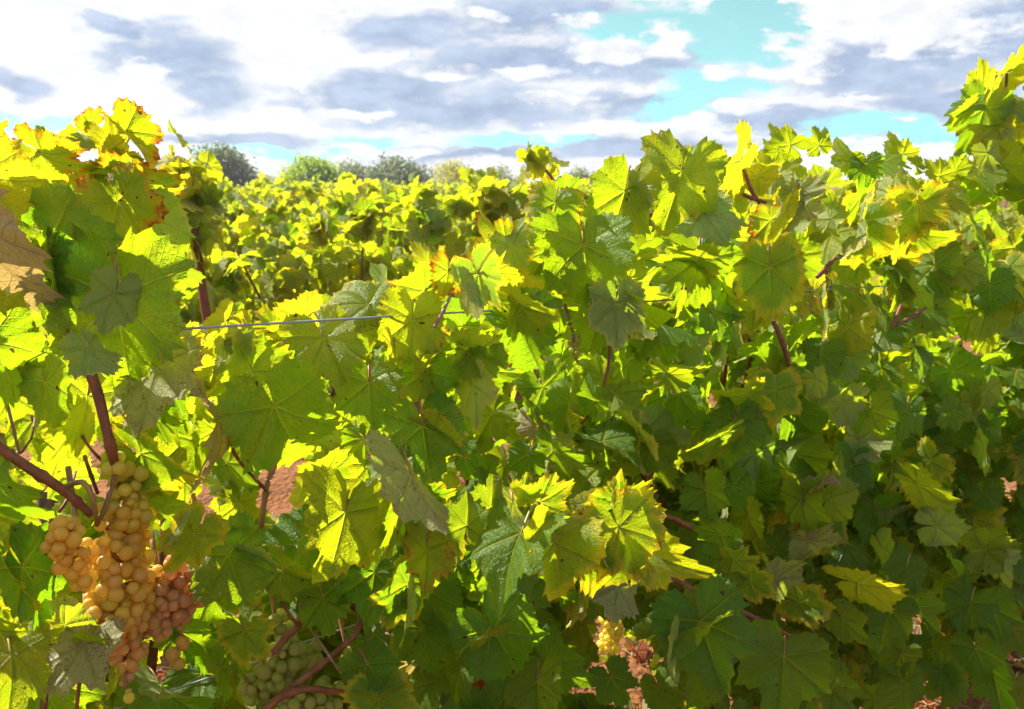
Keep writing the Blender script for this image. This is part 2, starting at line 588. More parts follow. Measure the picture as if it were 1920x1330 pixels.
def vnoise(X, Y, s, seed):
    g = np.random.default_rng(seed).random((64, 64))
    u, v = X * s, Y * s
    iu, iv = np.floor(u).astype(int), np.floor(v).astype(int)
    fu, fv = u - iu, v - iv
    fu, fv = fu * fu * (3 - 2 * fu), fv * fv * (3 - 2 * fv)
    i0, i1, j0, j1 = iu % 64, (iu + 1) % 64, iv % 64, (iv + 1) % 64
    return g[i0, j0] * (1 - fu) * (1 - fv) + g[i1, j0] * fu * (1 - fv) + g[i0, j1] * (1 - fu) * fv + g[i1, j1] * fu * fv


near = np.clip(1 - np.maximum(np.abs(GX) - 10, 0) / 2, 0, 1) * np.clip(1 - np.maximum(GY - 14, 0) / 4, 0, 1)
GZ = near * (0.07 * (vnoise(GX, GY, 1.3, 1) - 0.5) + 0.05 * (vnoise(GX, GY, 4.0, 2) - 0.5) + 0.035 * (vnoise(GX, GY, 8.7, 3) - 0.5))
nx_, ny_ = len(gx), len(gy)
idx = np.arange(nx_ * ny_).reshape(ny_, nx_)
quads = np.stack([idx[:-1, :-1], idx[:-1, 1:], idx[1:, 1:], idx[1:, :-1]], -1).reshape(-1, 4)
ground = link('ground', mesh_from('ground', np.stack([GX, GY, GZ], -1).reshape(-1, 3), quads, M_SOIL))
tag(ground, 'red brown vineyard soil seen through gaps in the leaves', 'soil', kind='structure')


# ------------------------------------------------------------------ tubes
def tube_geo(P, rad, seg=8, cap=True):
    P = np.asarray(P, dtype=float)
    n = len(P)
    rad = np.broadcast_to(np.asarray(rad, dtype=float), (n,))
    T = np.gradient(P, axis=0)
    T /= np.linalg.norm(T, axis=1, keepdims=True) + 1e-12
    ref = np.array([0.31, 0.17, 0.93]) if abs(T[0, 2]) < 0.9 else np.array([1.0, 0.1, 0.0])
    a = np.cross(T, ref)
    a /= np.linalg.norm(a, axis=1, keepdims=True)
    b = np.cross(T, a)
    ang = np.linspace(0, 2 * math.pi, seg, endpoint=False)
    V = P[:, None, :] + rad[:, None, None] * (np.cos(ang)[None, :, None] * a[:, None, :] + np.sin(ang)[None, :, None] * b[:, None, :])
    V = V.reshape(-1, 3)
    f = []
    for i in range(n - 1):
        for k in range(seg):
            k2 = (k + 1) % seg
            f.append((i * seg + k, i * seg + k2, (i + 1) * seg + k2, (i + 1) * seg + k))
    Q = np.array(f)
    if cap:
        V = np.vstack([V, P[0], P[-1]])
        c0, c1 = n * seg, n * seg + 1
        tri = [(c0, (k + 1) % seg, k) for k in range(seg)] + [(c1, (n - 1) * seg + k, (n - 1) * seg + (k + 1) % seg) for k in range(seg)]
        return V, [Q, np.array(tri)]
    return V, [Q]


def spline(P, n):
    """Catmull-Rom through the points, n samples."""
    P = np.asarray(P, dtype=float)
    if len(P) == 2:
        s = np.linspace(0, 1, n)[:, None]
        return P[0] * (1 - s) + P[1] * s
    Q = np.vstack([2 * P[0] - P[1], P, 2 * P[-1] - P[-2]])
    u = np.linspace(0, len(P) - 1 - 1e-9, n)
    i = np.floor(u).astype(int)
    t = (u - i)[:, None]
    p0, p1, p2, p3 = Q[i], Q[i + 1], Q[i + 2], Q[i + 3]
    return 0.5 * (2 * p1 + (p2 - p0) * t + (2 * p0 - 5 * p1 + 4 * p2 - p3) * t ** 2 + (3 * p1 - p0 - 3 * p2 + p3) * t ** 3)


# ------------------------------------------------------------------ the vine leaf
ANG = np.array([0, 14, 27, 40, 51, 65, 82, 97, 111, 128, 145, 160, 171, 179.0])


def leaf_outline(g, teeth, lobe):
    """(theta, base radius, tooth factor) from -179 to 179 degrees."""
    sides = []
    for _ in (0, 1):
        rad = np.array([.97, .90, .82 - .22 * lobe, .85, .91, .84, .77 - .17 * lobe, .77, .80, .77, .70, .58, .40, .12])
        rad = rad * (1 + g.normal(0, .055, len(rad)))
        rad[-1] = .10 + .05 * g.random()
        n = teeth
        cuts = np.cumsum(0.7 + 0.6 * g.random(n))
        cuts = np.concatenate([[0], cuts / cuts[-1]]) * 176.0
        th, tooth = [], []
        for i in range(n):
            a, b_ = cuts[i], cuts[i + 1]
            amp = 0.55 + 0.75 * g.random()
            if i % 3 == 1:
                amp *= 1.45
            for fr, k in ((0.02, -0.35), (0.34, 0.25), (0.50, 1.0), (0.72, 0.22)):
                th.append(a + (b_ - a) * fr)
                tooth.append(k * amp)
        th = np.array(th)
        tooth = np.array(tooth)
        dense = np.linspace(0, 180, 181)
        rr = np.interp(dense, ANG, rad)
        ker = np.array([1, 2, 3, 4, 3, 2, 1.0])
        ker /= ker.sum()
        ext = np.concatenate([rr[3:0:-1], rr, rr[-2:-5:-1]])
        rr = np.convolve(ext, ker, 'valid')
        rr[0] = max(rr[0], 0.95)
        sides.append((th, np.interp(th, dense, rr), tooth))
    th0, r0, t0 = sides[0]
    th1, r1, t1 = sides[1]
    th = np.concatenate([-th1[::-1], th0])
    r = np.concatenate([r1[::-1], r0])
    k = np.concatenate([t1[::-1], t0])
    return np.radians(th), r, k


def leaf_geo(g, teeth=14, rings=(.10, .28, .48, .68, .85, 1.0), lobe=None, wide=1.0, curl=1.0, fold=None):
    """Unit leaf: petiole at the origin, tip at +x, upper face +z. Returns V, quads/tris, uv, edge."""
    lobe = g.random() if lobe is None else lobe
    th, r, k = leaf_outline(g, teeth, lobe)
    amp = 0.062 + 0.03 * g.random()
    M = len(th)
    Vs, uv, ed = [np.zeros((1, 2))], None, [np.zeros(1)]
    for f in rings:
        rr = r * f * (1 + amp * k * f ** 7)
        Vs.append(np.stack([rr * np.cos(th), rr * np.sin(th)], -1))
        ed.append(np.full(M, f))
    P = np.vstack(Vs)
    E = np.concatenate(ed)
    uv = P.copy()
    x, y = P[:, 0], P[:, 1] * wide
    rho = np.hypot(x, y)
    tht = np.arctan2(y, x)
    z = np.zeros(len(x))
    c = curl
    z += (0.12 + 0.40 * g.random()) * c * (np.sqrt(y * y + 0.012) - 0.11)
    z -= (0.05 + 0.45 * g.random()) * c * np.maximum(x, 0) ** 2
    z -= (0.0 + 0.60 * g.random()) * c * y ** 2
    z += 0.10 * c * g.normal() * rho ** 2 * np.sin(2 * tht + 6.28 * g.random())
    z += 0.075 * c * rho ** 2 * np.sin(5 * tht + 6.28 * g.random())
    z += 0.035 * c * E ** 3 * rho * np.sin((11 + 4 * g.random()) * tht + 6.28 * g.random())
    z += 0.018 * E ** 3 * g.normal(0, 1, len(x)) * rho
    z += g.normal(0, 0.18) * c * x * y
    z += 0.42 * c * g.uniform(-.5, 1.0) * np.maximum(E - .55, 0) ** 1.5 * np.sin(3 * tht + 6.28 * g.random())
    z += 0.012 * c * np.sin(9 * x + 6.28 * g.random()) * np.sin(8 * y + 6.28 * g.random())
    # puckering between the five main veins
    dv = np.min(np.abs(np.abs(tht)[:, None] - np.array([0, .87, 1.90])[None, :]), axis=1)
    z += 0.032 * np.minimum(dv * 2.5, 1.0) * rho * (1 - 0.5 * E)
    V = np.stack([x, y, z], -1)
    if fold is not None:                      # one half of the blade folded over along the midrib
        s, a = fold
        sel = (V[:, 1] * s) > 0
        yy, zz = V[sel, 1].copy(), V[sel, 2].copy()
        w = np.clip(np.abs(yy) / 0.12, 0, 1)
        aa = a * w * s
        V[sel, 1] = yy * np.cos(aa) - zz * np.sin(aa)
        V[sel, 2] = yy * np.sin(aa) + zz * np.cos(aa)
    tris = np.stack([np.zeros(M - 1, int), 1 + np.arange(M - 1), 2 + np.arange(M - 1)], -1)
    q = []
    for j in range(len(rings) - 1):
        a = 1 + j * M + np.arange(M - 1)
        b_ = a + M
        q.append(np.stack([a, b_, b_ + 1, a + 1], -1))
    quads = np.vstack(q) if q else np.zeros((0, 4), int)
    return V, tris, quads, uv, E


def kind_attrs(kind, g):
    """lc = yellow, burn, random, speckle ; ld = yellow margin, red, dry"""
    j = lambda a, b_: a + (b_ - a) * g.random()
    r = g.random()
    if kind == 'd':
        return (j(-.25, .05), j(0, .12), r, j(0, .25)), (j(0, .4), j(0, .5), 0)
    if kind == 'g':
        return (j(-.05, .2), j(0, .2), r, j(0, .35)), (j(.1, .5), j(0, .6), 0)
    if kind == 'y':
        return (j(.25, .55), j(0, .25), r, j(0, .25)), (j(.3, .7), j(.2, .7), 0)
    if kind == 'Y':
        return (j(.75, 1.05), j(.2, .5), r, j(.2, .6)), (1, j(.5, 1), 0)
    if kind == 'e':
        return (j(.05, .3), j(.25, .5), r, j(.1, .4)), (j(.85, 1.15), j(.3, .8), 0)
    if kind == 'r':
        return (j(.25, .6), j(.75, 1.0), r, j(.2, .6)), (j(.6, 1), j(.7, 1), 0)
    if kind == 's':
        return (j(.3, .6), j(.3, .6), r, 1.0), (j(.6, 1), j(.2, .6), 0)
    if kind == 'b':
        return (j(.5, .8), j(.3, .6), r, 1.0), (1, j(0, .25), j(.7, .95))
    if kind == 'R':
        return (j(.5, .8), 1.0, r, .3), (1, 1, .95)
    if kind == 'u':
        return (j(.1, .4), j(.1, .35), r, j(0, .4)), (j(.2, .7), j(.3, .8), 0)
    if kind == 'v':
        return (j(.2, .5), j(.2, .4), r, 1.0), (j(.3, .8), j(.2, .6), j(.1, .3))
    return (0.2, 0, r, 0), (0.2, 0, 0)


def frame(X, N):
    X = X / np.linalg.norm(X)
    N = N - X * (N @ X)
    N = N / np.linalg.norm(N)
    return np.stack([X, np.cross(N, X), N])     # rows: x axis, y axis, z axis


class Merge:
    """collects leaves into one mesh"""

    def __init__(self):
        self.V, self.T, self.Q, self.U, self.E, self.A, self.B = [], [], [], [], [], [], []
        self.n = 0

    def add(self, V, T, Q, U, E, la, lb):
        self.V.append(V)
        self.T.append(T + self.n)
        if len(Q):
            self.Q.append(Q + self.n)
        self.U.append(U)
        self.E.append(E)
        self.A.append(np.tile(la, (len(V), 1)))
        self.B.append(np.tile(tuple(lb) + (1.0,), (len(V), 1)))
        self.n += len(V)

    def mesh(self, name, origin=(0, 0, 0), mat=None):
        faces = [np.vstack(self.T)]
        if self.Q:
            faces.append(np.vstack(self.Q))
        return mesh_from(name, np.vstack(self.V) - np.asarray(origin), faces, mat or M_LEAF, np.vstack(self.U),
                         {'lc': np.vstack(self.A), 'ld': np.vstack(self.B), 'edge': np.concatenate(self.E)})


# ------------------------------------------------------------------ the front row: where it stands
ROW_AZ = R(60)
ROW_D = np.array([math.sin(ROW_AZ), math.cos(ROW_AZ), 0])
ROW_N = np.array([-math.cos(ROW_AZ), math.sin(ROW_AZ), 0])
D0 = 1.05


def on_row(px, py, off=0.0):
    d = ray(px, py)
    D = D0
    for _ in range(4):
        s = (D + off) / (d @ ROW_N)
        P = CAM + d * s
        z = P[2]
        D = D0 + 0.30 * max(0.0, z - 1.15) - 0.10 * max(0.0, min(0.9 - z, 0.5))
    return P


VINE_T = [0.08, 0.70, 1.26, 1.84]
VINES = []
VINE_LABELS = [
    'leftmost front grapevine with red edged leaves and a big ripe amber grape bunch',
    'low front grapevine under the bare wire, with large yellow green leaves and green grapes below',
    'middle front grapevine with a lit cluster of yellow edged leaves on its shaded side',
    'rightmost front grapevine whose shoots rise tall above the others at the right edge']
for t_, lb_ in zip(VINE_T, VINE_LABELS):
    base = ROW_N * (D0 + 0.27) + ROW_D * t_
    o = empty('grapevine', (base[0], base[1], 0.0))
    tag(o, lb_, 'grapevine', 'grapevines of the front row')
    VINES.append({'o': o, 'base': np.array([base[0], base[1], 0.0]), 'leaves': [], 'rest': Merge()})


def vine_of(P):
    t_ = P @ ROW_D
    return min(range(4), key=lambda i: abs(VINE_T[i] - t_))


def place_leaf(g, J, X, N, L, kind, hero=True, wide=1.0, curl=1.0, lobe=None, fold=None, teeth=14, rings=None):
    rings = rings or (.10, .28, .48, .68, .85, 1.0)
    V, T, Q, U, E = leaf_geo(g, teeth, rings, lobe, wide, curl, fold)
    Fm = frame(X, N)
    V = (V * L) @ Fm
    la, lb = kind_attrs(kind, g)
    return V, T, Q, U, E, la, lb


def add_leaf_part(v, g, J, V, T, Q, U, E, la, lb, stalk_dir, L):
    n = len(V)
    me = mesh_from('leaf', V, [T, Q], M_LEAF, U, {'lc': np.tile(la, (n, 1)), 'ld': np.tile(tuple(lb) + (1.0,), (n, 1)), 'edge': E})
    o = link('leaf', me, v['o'], tuple(J - v['base']))
    # its stalk
    s = stalk_dir / np.linalg.norm(stalk_dir)
    ln = L * (0.45 + 0.3 * g.random())
    P = spline([np.zeros(3), s * ln * 0.5 + np.array([0, 0, ln * 0.06]), s * ln * 0.95 - np.array([0, 0, ln * 0.12])], 7)
    tv, tf = tube_geo(P, np.linspace(0.0011, 0.0017, 7), 6)
    link('leaf_stalk', mesh_from('leaf_stalk', tv, tf, M_STALK), o)
    v['leaves'].append(o)
    return o


# ---- leaves measured one by one: junction px, tip px, apparent width, kind, distance in front(-)/behind(+) the row face in cm
HEROES = """
-40 330 105 352 .9 Y -4
-48 412 4 585 .75 b -9
94 450 205 548 1.05 g -5
222 378 283 468 1.0 r -2
240 345 345 400 .8 r 2
290 412 325 505 .8 u 2
236 245 297 308 1.0 r 1
212 278 214 222 .9 Y 2
168 228 196 204 .8 r 4
222 228 246 205 .8 r 4
112 276 50 258 .5 r 2
80 256 112 282 .6 g 4
75 286 157 342 .6 r 1
192 318 150 338 .9 g 3
238 300 196 292 .8 Y 3
214 322 268 338 .8 g 2
150 352 108 388 .7 Y 0
30 362 66 425 .8 d 0
-22 243 16 238 .7 r -1
150 262 190 278 .4 u 3
245 225 290 250 .7 r 5
180 250 150 215 .6 Y 5
130 262 128 225 .4 u 4
222 556 226 768 .95 g -6
215 550 182 640 .35 u -8
165 652 208 714 .6 u -9
70 505 86 628 .7 d -3
110 488 150 606 .35 g -3
-22 638 72 765 .95 d -6
85 715 125 805 .7 y 0
292 688 262 825 .75 v -4
290 658 386 704 .85 e -1
310 720 368 790 .7 g 0
165 742 150 852 .85 y 5
142 798 94 872 .8 y 5
265 850 368 905 .7 e -3
290 775 316 842 .6 d 0
285 778 312 836 .7 y 4
318 812 356 812 .8 y 5
-12 905 62 1005 .6 d -3
-22 960 56 1092 .9 y -2
42 1062 118 1168 .8 g -5
18 1060 36 1156 .9 s -4
122 1172 58 1112 .6 u -4
115 1192 165 1185 .5 y -3
22 1170 62 1202 .8 Y -3
158 1206 104 1300 .85 v -7
162 1203 216 1224 .5 y -7
20 1228 38 1335 .9 y -8
-5 1180 28 1232 .7 y -5
366 1000 318 1082 .85 e -9
334 985 302 1046 .22 u -10
308 948 378 986 .5 d -2
345 905 352 955 .7 y 3
212 1272 206 1320 .35 y -8
340 1185 402 1240 .9 d 2
300 1285 362 1345 .9 d 0
395 1112 425 1190 .9 d 1
365 1195 402 1262 .8 d 3
425 602 388 655 .85 Y 0
432 596 458 566 .8 u 2
421 648 420 684 .45 u -1
448 636 440 682 .45 u -1
520 618 484 574 .9 e 3
572 598 516 634 .8 Y 2
606 632 648 722 1.05 y -2
692 572 588 560 .8 s 2
640 602 722 612 .5 v 4
503 688 546 636 1.1 g 2
470 694 428 802 .9 y -1
515 762 572 898 1.15 g -5
546 752 536 690 1.1 e 0
692 716 694 806 1.15 g -2
405 805 386 868 1.0 y 0
368 828 402 918 .5 g 1
428 868 478 925 .8 y 4
404 782 452 892 .16 b -1
608 888 684 858 .8 e 1
684 822 732 872 .9 g 2
594 838 602 850 .5 u 4
773 598 764 692 1.05 y -3
796 545 738 594 .8 e -2
840 508 836 566 .85 r -5
890 526 906 468 .8 r -1
918 508 980 520 .65 Y 0
897 514 937 588 .6 u -6
880 540 912 612 .5 u -4
802 502 788 452 .8 Y 2
952 462 884 418 .7 r 2
955 463 992 408 .8 u 0
978 574 1058 596 .95 y -1
970 578 968 652 .5 y 0
975 600 1000 702 .9 d 2
1095 458 1106 566 1.2 d -3
1058 470 1030 458 .8 Y 0
1030 470 1004 522 .9 y 2
882 663 964 674 .95 y -2
880 665 870 722 .7 y -2
795 694 828 762 1.15 g 0
795 698 748 742 .7 s -1
738 650 746 722 .4 Y -2
792 798 808 898 1.15 g -4
790 800 744 800 .8 Y -3
820 810 886 880 .55 s -5
885 724 906 816 .3 u -2
895 690 982 708 .9 d 0
1068 753 1050 818 1.15 d -2
990 853 982 900 1.2 d 0
1038 845 1102 882 .6 g -3
1006 802 964 774 .8 b 1
872 852 872 902 .8 d 2
770 892 842 1048 .38 v -10
742 925 700 872 .9 e 1
648 960 622 1090 1.1 y -5
748 930 698 1008 .95 g -2
757 925 735 1066 .2 y -6
800 1030 800 1112 .95 r -7
845 985 872 1052 .8 e -4
804 926 852 934 .7 e -5
875 985 882 924 .95 y -27
920 952 932 888 .9 y -27
978 1000 914 1092 .8 g -32
962 942 980 998 .3 u -33
1040 1015 1058 1118 1.25 e -33
1097 1020 1118 1112 .95 e -33
980 928 990 888 1.0 e -29
1010 942 1086 912 .9 e -30
1096 945 1106 910 .7 s -28
1162 947 1228 902 1.0 e -31
1160 988 1212 1092 1.1 e -34
1196 960 1252 1012 .8 e -29
1176 1040 1146 1110 .6 e -34
1184 1044 1236 1112 .5 e -33
1212 1028 1272 1086 .8 y -28
1128 1028 1148 1086 .3 u -34
1162 1098 1138 1172 .9 v -11
945 1090 926 1178 .85 g -6
985 1105 1002 1165 .8 d -5
924 1180 986 1285 1.1 d -12
915 1182 832 1222 .3 g -12
800 1108 828 1198 .9 g -3
764 1095 718 1182 .8 e -6
858 1062 872 1122 .9 d -1
905 1055 895 1128 .9 d -2
765 1128 768 1222 .2 u -7
790 1178 808 1266 .95 d -3
896 1246 884 1292 .8 R 0
786 1228 764 1268 .6 b 0
866 1250 832 1308 .85 g -5
1008 1278 1002 1352 1.2 d -10
1030 1243 1102 1296 1.0 d -6
800 1280 764 1338 .9 d -2
710 1310 722 1390 1.2 e -9
688 1245 728 1296 1.2 g -6
605 1120 620 1190 1.1 d -1
703 1073 688 1172 1.1 d -3
528 1068 594 1102 .8 y 0
428 1040 466 1146 1.15 g -4
475 1046 542 1062 .5 u -5
458 1180 502 1240 1.05 e -6
412 1250 452 1306 .8 d -2
434 1262 442 1304 .35 y -3
448 942 438 1008 .95 y 3
420 1010 492 1030 .6 d -1
1042 380 1028 450 1.15 e -1
1060 372 1050 318 .7 u 2
1172 358 1142 466 1.0 y -3
1170 352 1140 318 .8 r -1
1188 358 1216 432 .28 u -4
1279 320 1252 430 1.05 y -4
1282 330 1330 398 .8 g -3
1292 300 1332 336 .5 u 2
1390 300 1350 392 .4 Y -2
1408 292 1400 248 .4 y 2
1420 330 1470 308 .8 Y -1
1452 332 1412 362 .7 u 0
1345 318 1362 278 .8 y 5
1320 394 1366 474 .28 u -4
1336 342 1382 442 .7 y 3
1305 487 1224 484 .7 y -2
1308 487 1288 604 .9 d -1
1322 488 1398 560 .9 g 1
1165 536 1242 508 .8 y 0
1172 538 1204 614 1.1 d -1
1156 568 1152 668 .5 u -4
1132 578 1092 662 .9 d 0
1350 540 1406 592 .9 y 5
1443 500 1446 604 1.05 e -4
1442 498 1424 464 1.0 y -2
1495 368 1482 440 1.1 v -3
1500 364 1552 340 .7 u -3
1556 410 1570 358 .7 u -2
1474 392 1444 468 .35 Y -4
1613 418 1600 506 1.15 e -5
1682 412 1702 498 .8 e -6
1720 382 1724 452 1.35 e -8
1712 432 1782 462 .7 e -4
1482 272 1436 248 .8 y 4
1460 284 1430 262 .9 g 5
1536 272 1528 236 1.0 g 6
1596 300 1556 262 .7 y 6
1625 308 1622 350 1.15 g 3
1692 288 1664 260 .8 y 8
1652 306 1702 298 .6 g 8
1720 312 1706 292 .9 y 6
1818 198 1766 212 .5 g 4
1816 202 1784 244 .4 y 4
1882 138 1826 160 .9 y 6
1885 142 1930 108 1.0 Y 6
1846 204 1822 284 .9 g 4
1885 205 1878 244 .9 Y 4
1840 170 1852 112 .7 y 8
1870 262 1842 286 .6 u 2
1852 288 1862 334 .4 u 1
1860 170 1842 232 .35 Y 3
1905 240 1890 275 .9 Y 4
1762 330 1740 300 .9 y 4
1790 320 1812 292 .9 y 4
1402 740 1334 760 .75 e -4
1453 730 1452 802 1.15 e -5
1115 752 1090 712 .8 d -2
1152 742 1202 718 .8 g -3
1252 700 1306 716 .7 g -1
1377 790 1362 862 1.2 g -4
1352 818 1264 872 .35 y -6
1322 917 1332 978 1.2 d -3
1374 912 1396 962 1.1 d -3
1352 1002 1284 984 .6 g -5
1350 1055 1342 1124 1.15 d -6
1376 1050 1424 1056 .8 e -8
1406 1090 1456 1118 1.0 e -8
1312 1165 1352 1284 1.15 d -16
1305 1165 1192 1188 .6 d -15
1272 1202 1262 1296 .25 u -15
1470 1230 1466 1328 1.35 d -14
1145 1270 1172 1322 1.2 d -8
1315 1262 1308 1336 1.1 d -8
1456 1088 1494 1040 .8 v -6
1500 1060 1508 1022 .6 v -5
1608 1094 1698 1116 .5 Y -4
1670 1143 1648 1198 1.2 g -6
1713 1138 1752 1178 1.1 g -6
1754 986 1816 984 1.0 u -5
1722 908 1782 958 .6 y -3
1846 1032 1916 1030 1.0 y -5
1858 1042 1900 1086 .8 u -5
1552 932 1592 864 .9 y -4
1540 905 1486 926 .4 b -5
1505 935 1512 1002 .9 d -3
1516 1015 1582 1018 .7 v -5
1635 770 1655 824 1.2 g -4
1700 770 1690 826 .9 d -3
1790 770 1760 800 1.1 g -3
1580 760 1625 720 .8 u -3
1530 712 1545 752 .8 u -3
1820 1130 1800 1190 1.1 d -4
1860 1140 1880 1200 1.1 g -4
1700 1060 1680 1110 .9 d -3
1580 1160 1620 1200 1.0 g -6
1500 1130 1560 1150 .9 e -6
1690 1275 1700 1330 1.2 g -7
1770 1290 1790 1240 1.0 d -5
1860 1260 1880 1320 1.1 d -5
1640 1310 1690 1300 .8 y -7
1560 1290 1600 1335 1.1 d -7
1900 1180 1870 1230 1.0 g -3
250 770 270 850 .9 y 22
330 830 320 900 .9 y 20
20 900 30 980 .8 y 15
60 790 80 865 .9 y 16
20 740 40 810 .9 y 14
110 850 95 925 .9 y 15
1830 1215 1850 1275 1.1 g -4
1765 1258 1800 1295 1.0 d -4
1235 1288 1255 1340 1.0 d -3
1690 1228 1660 1275 1.0 g -5
1900 1285 1880 1335 1.0 d -4
290 900 300 980 .9 y 16
400 700 380 770 .9 y 14
350 640 370 700 .8 Y 14
"""
hero_rows = [ln.split() for ln in HEROES.strip().split('\n')]
for row in hero_rows:
    jx, jy, tx, ty = map(float, row[:4])
    w, kind, off = float(row[4]), row[5], float(row[6]) / 100.0
    g = np.random.default_rng(int(abs(jx) * 7 + jy * 13 + tx))
    J = on_row(jx, jy, off)
    d = ray(jx, jy)
    dep = (J - CAM) @ V_F
    view = d / np.linalg.norm(d)
    ddx, ddy = tx - jx, ty - jy
    ln = math.hypot(ddx, ddy)
    X0 = (V_R * ddx - V_U * ddy) / ln
    X0 = X0 - view * (X0 @ view)
    X0 /= np.linalg.norm(X0)
    N0 = -view
    pitch = g.normal(0.16, 0.22)
    wide = max(1.0, w) * (0.77 + 0.09 * g.random())
    ca, sa = math.cos(pitch), math.sin(pitch)
    X = X0 * ca + N0 * sa
    N = N0 * ca - X0 * sa
    if w < 1:
        yaw = math.acos(min(0.999, max(w, 0.12))) * (1 if g.random() < 0.5 else -1)
    else:
        yaw = g.normal(0, 0.22)
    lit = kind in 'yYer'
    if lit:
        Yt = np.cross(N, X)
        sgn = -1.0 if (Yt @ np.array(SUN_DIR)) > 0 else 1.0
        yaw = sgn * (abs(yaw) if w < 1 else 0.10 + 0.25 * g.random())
    Y = np.cross(N, X)
    N = N * math.cos(yaw) + Y * math.sin(yaw)
    Hh = np.array(SUN_DIR) - view
    Hh /= np.linalg.norm(Hh)
    if (kind in 'uv' and jy < 760) or (kind == 'g' and g.random() < .2):
        N = N + Hh * 1.1
    if kind in 'uv':
        N = -N
    L = ln * dep / F / max(0.75, ca) * (0.84 if w < .6 else 0.95)
    fold = None
    if kind not in 'uv' and w > 0.8 and g.random() < 0.30:
        fold = (1 if g.random() < 0.5 else -1, 0.4 + 0.9 * g.random())
    args = place_leaf(g, J, X, N, L, kind, wide=wide, curl=2.0 if kind in 'bR' else (0.5 if w < .6 else 0.8 + 0.8 * g.random()), lobe=0.2 + 0.6 * g.random(), fold=fold, teeth=15)
    sd = view * 0.75 - X0 * 0.6 + np.array([0, 0, 0.35])
    add_leaf_part(VINES[vine_of(J)], g, J, *args, sd, L)

# ---- the rest of the front row's leaves
PROF = np.array([(-400, 230), (-100, 250), (0, 300), (60, 285), (120, 260), (200, 262), (285, 325), (330, 430), (360, 600), (470, 615),
                 (560, 600), (640, 575), (720, 515), (800, 490), (880, 475), (960, 455), (1000, 385), (1100, 370), (1200, 345),
                 (1280, 330), (1400, 305), (1500, 285), (1600, 312), (1700, 325), (1780, 300), (1820, 250), (1850, 160), (1900, 130),
                 (1950, 110), (2600, 60)], dtype=float)
GAPS = [(510, 940, 36, 66), (395, 930, 12, 30), (1146, 1192, 28, 42), (1178, 1262, 26, 12), (1150, 1316, 70, 12), (1724, 1188, 36, 28),
        (1890, 930, 20, 24), (1800, 1315, 60, 16), (790, 1245, 12, 20), (1835, 690, 26, 24), (1385, 1122, 12, 12), (1000, 1300, 20, 14), (20, 850, 30, 40)]
SHALLOW = [(230, 1070, 175, 225), (540, 1255, 125, 90), (1078, 650, 28, 34), (120, 780, 70, 130)]


def in_ell(px, py, lst, grow):
    for (cx, cy, rx, ry) in lst:
        if ((px - cx) / (rx + grow)) ** 2 + ((py - cy) / (ry + grow)) ** 2 < 1:
            return True
    return False


LIT = [(235, 900, .06, 0), (230, 1000, .09, 0), (130, 1020, .07, 0), (220, 1100, .09, 0), (340, 1070, .06, 0), (1040, 970, .13, -.32), (1130, 960, .13, -.31),
       (1200, 1000, .13, -.32), (1148, 1195, .08, .12), (900, 940, .07, -.15), (620, 980, .07, -.05), (450, 720, .08, 0), (230, 640, .09, -.05),
       (170, 470, .09, -.05), (610, 660, .07, 0), (735, 640, .07, 0), (1615, 450, .09, -.05), (1700, 420, .08, -.06), (1440, 520, .07, -.04)]
LIT = [(on_row(a_, b_, o_), r_) for a_, b_, r_, o_ in LIT]
SD = np.array(SUN_DIR)


def shades_lit(P, L):
    for Q_, r_ in LIT:
        w_ = P - Q_
        s_ = w_ @ SD
        if 0.05 < s_ < 1.4 and np.linalg.norm(w_ - SD * s_) < r_ * .75 + L * .45:
            return True
    return False


g = np.random.default_rng(11)
fill = []
tries = 0
while len(fill) < 2300 and tries < 90000:
    tries += 1
    t_ = g.uniform(-0.18, 3.2)
    s = g.uniform(0.0, 1.0)
    off = 0.02 + 0.46 * s ** 1.25
    z = g.uniform(0.32, 2.15)
    P = ROW_D * t_ + ROW_N * (D0 + off + 0.30 * max(0.0, z - 1.15)) + np.array([0, 0, z])
    px, py, dep = proj(P)
    if dep < 0.3:
        continue
    prof = np.interp(px, PROF[:, 0], PROF[:, 1])
    L = g.uniform(0.045, 0.080)
    Lp = L * F / dep
    if py < prof + Lp * (0.15 + 0.4 * g.random()):
        continue
    if t_ > 2.4 and z > 1.65:
        continue
    if off > 0.16 and z > 0.95 and g.random() < (0.62 if t_ > 0.9 else 0.3):
        continue
    if in_ell(px, py + 0.35 * Lp, GAPS, 0.48 * Lp):
        continue
    if off < 0.24 and in_ell(px, py + 0.3 * Lp, SHALLOW, 0.5 * Lp):
        continue
    if shades_lit(P, L):
        continue
    fill.append((off, P, px, py, L, t_, prof))
tries = 0
n_first = len(fill)
while len(fill) < n_first + 1000 and tries < 60000:
    tries += 1
    t_ = g.uniform(0.3, 2.7)
    right = t_ > 1.15
    off = g.uniform(0.04 if right else 0.2, 0.62)
    z = g.uniform(0.28, 1.16 if .62 < t_ < 1.3 else 1.02 if right else 0.98)
    P = ROW_D * t_ + ROW_N * (D0 + off) + np.array([0, 0, z])
    px, py, dep = proj(P)
    L = g.uniform(0.045, 0.080)
    Lp = L * F / dep
    if in_ell(px, py + 0.35 * Lp, GAPS, 0.48 * Lp) or shades_lit(P, L):
        continue
    fill.append((off, P, px, py, L, t_, np.interp(px, PROF[:, 0], PROF[:, 1])))
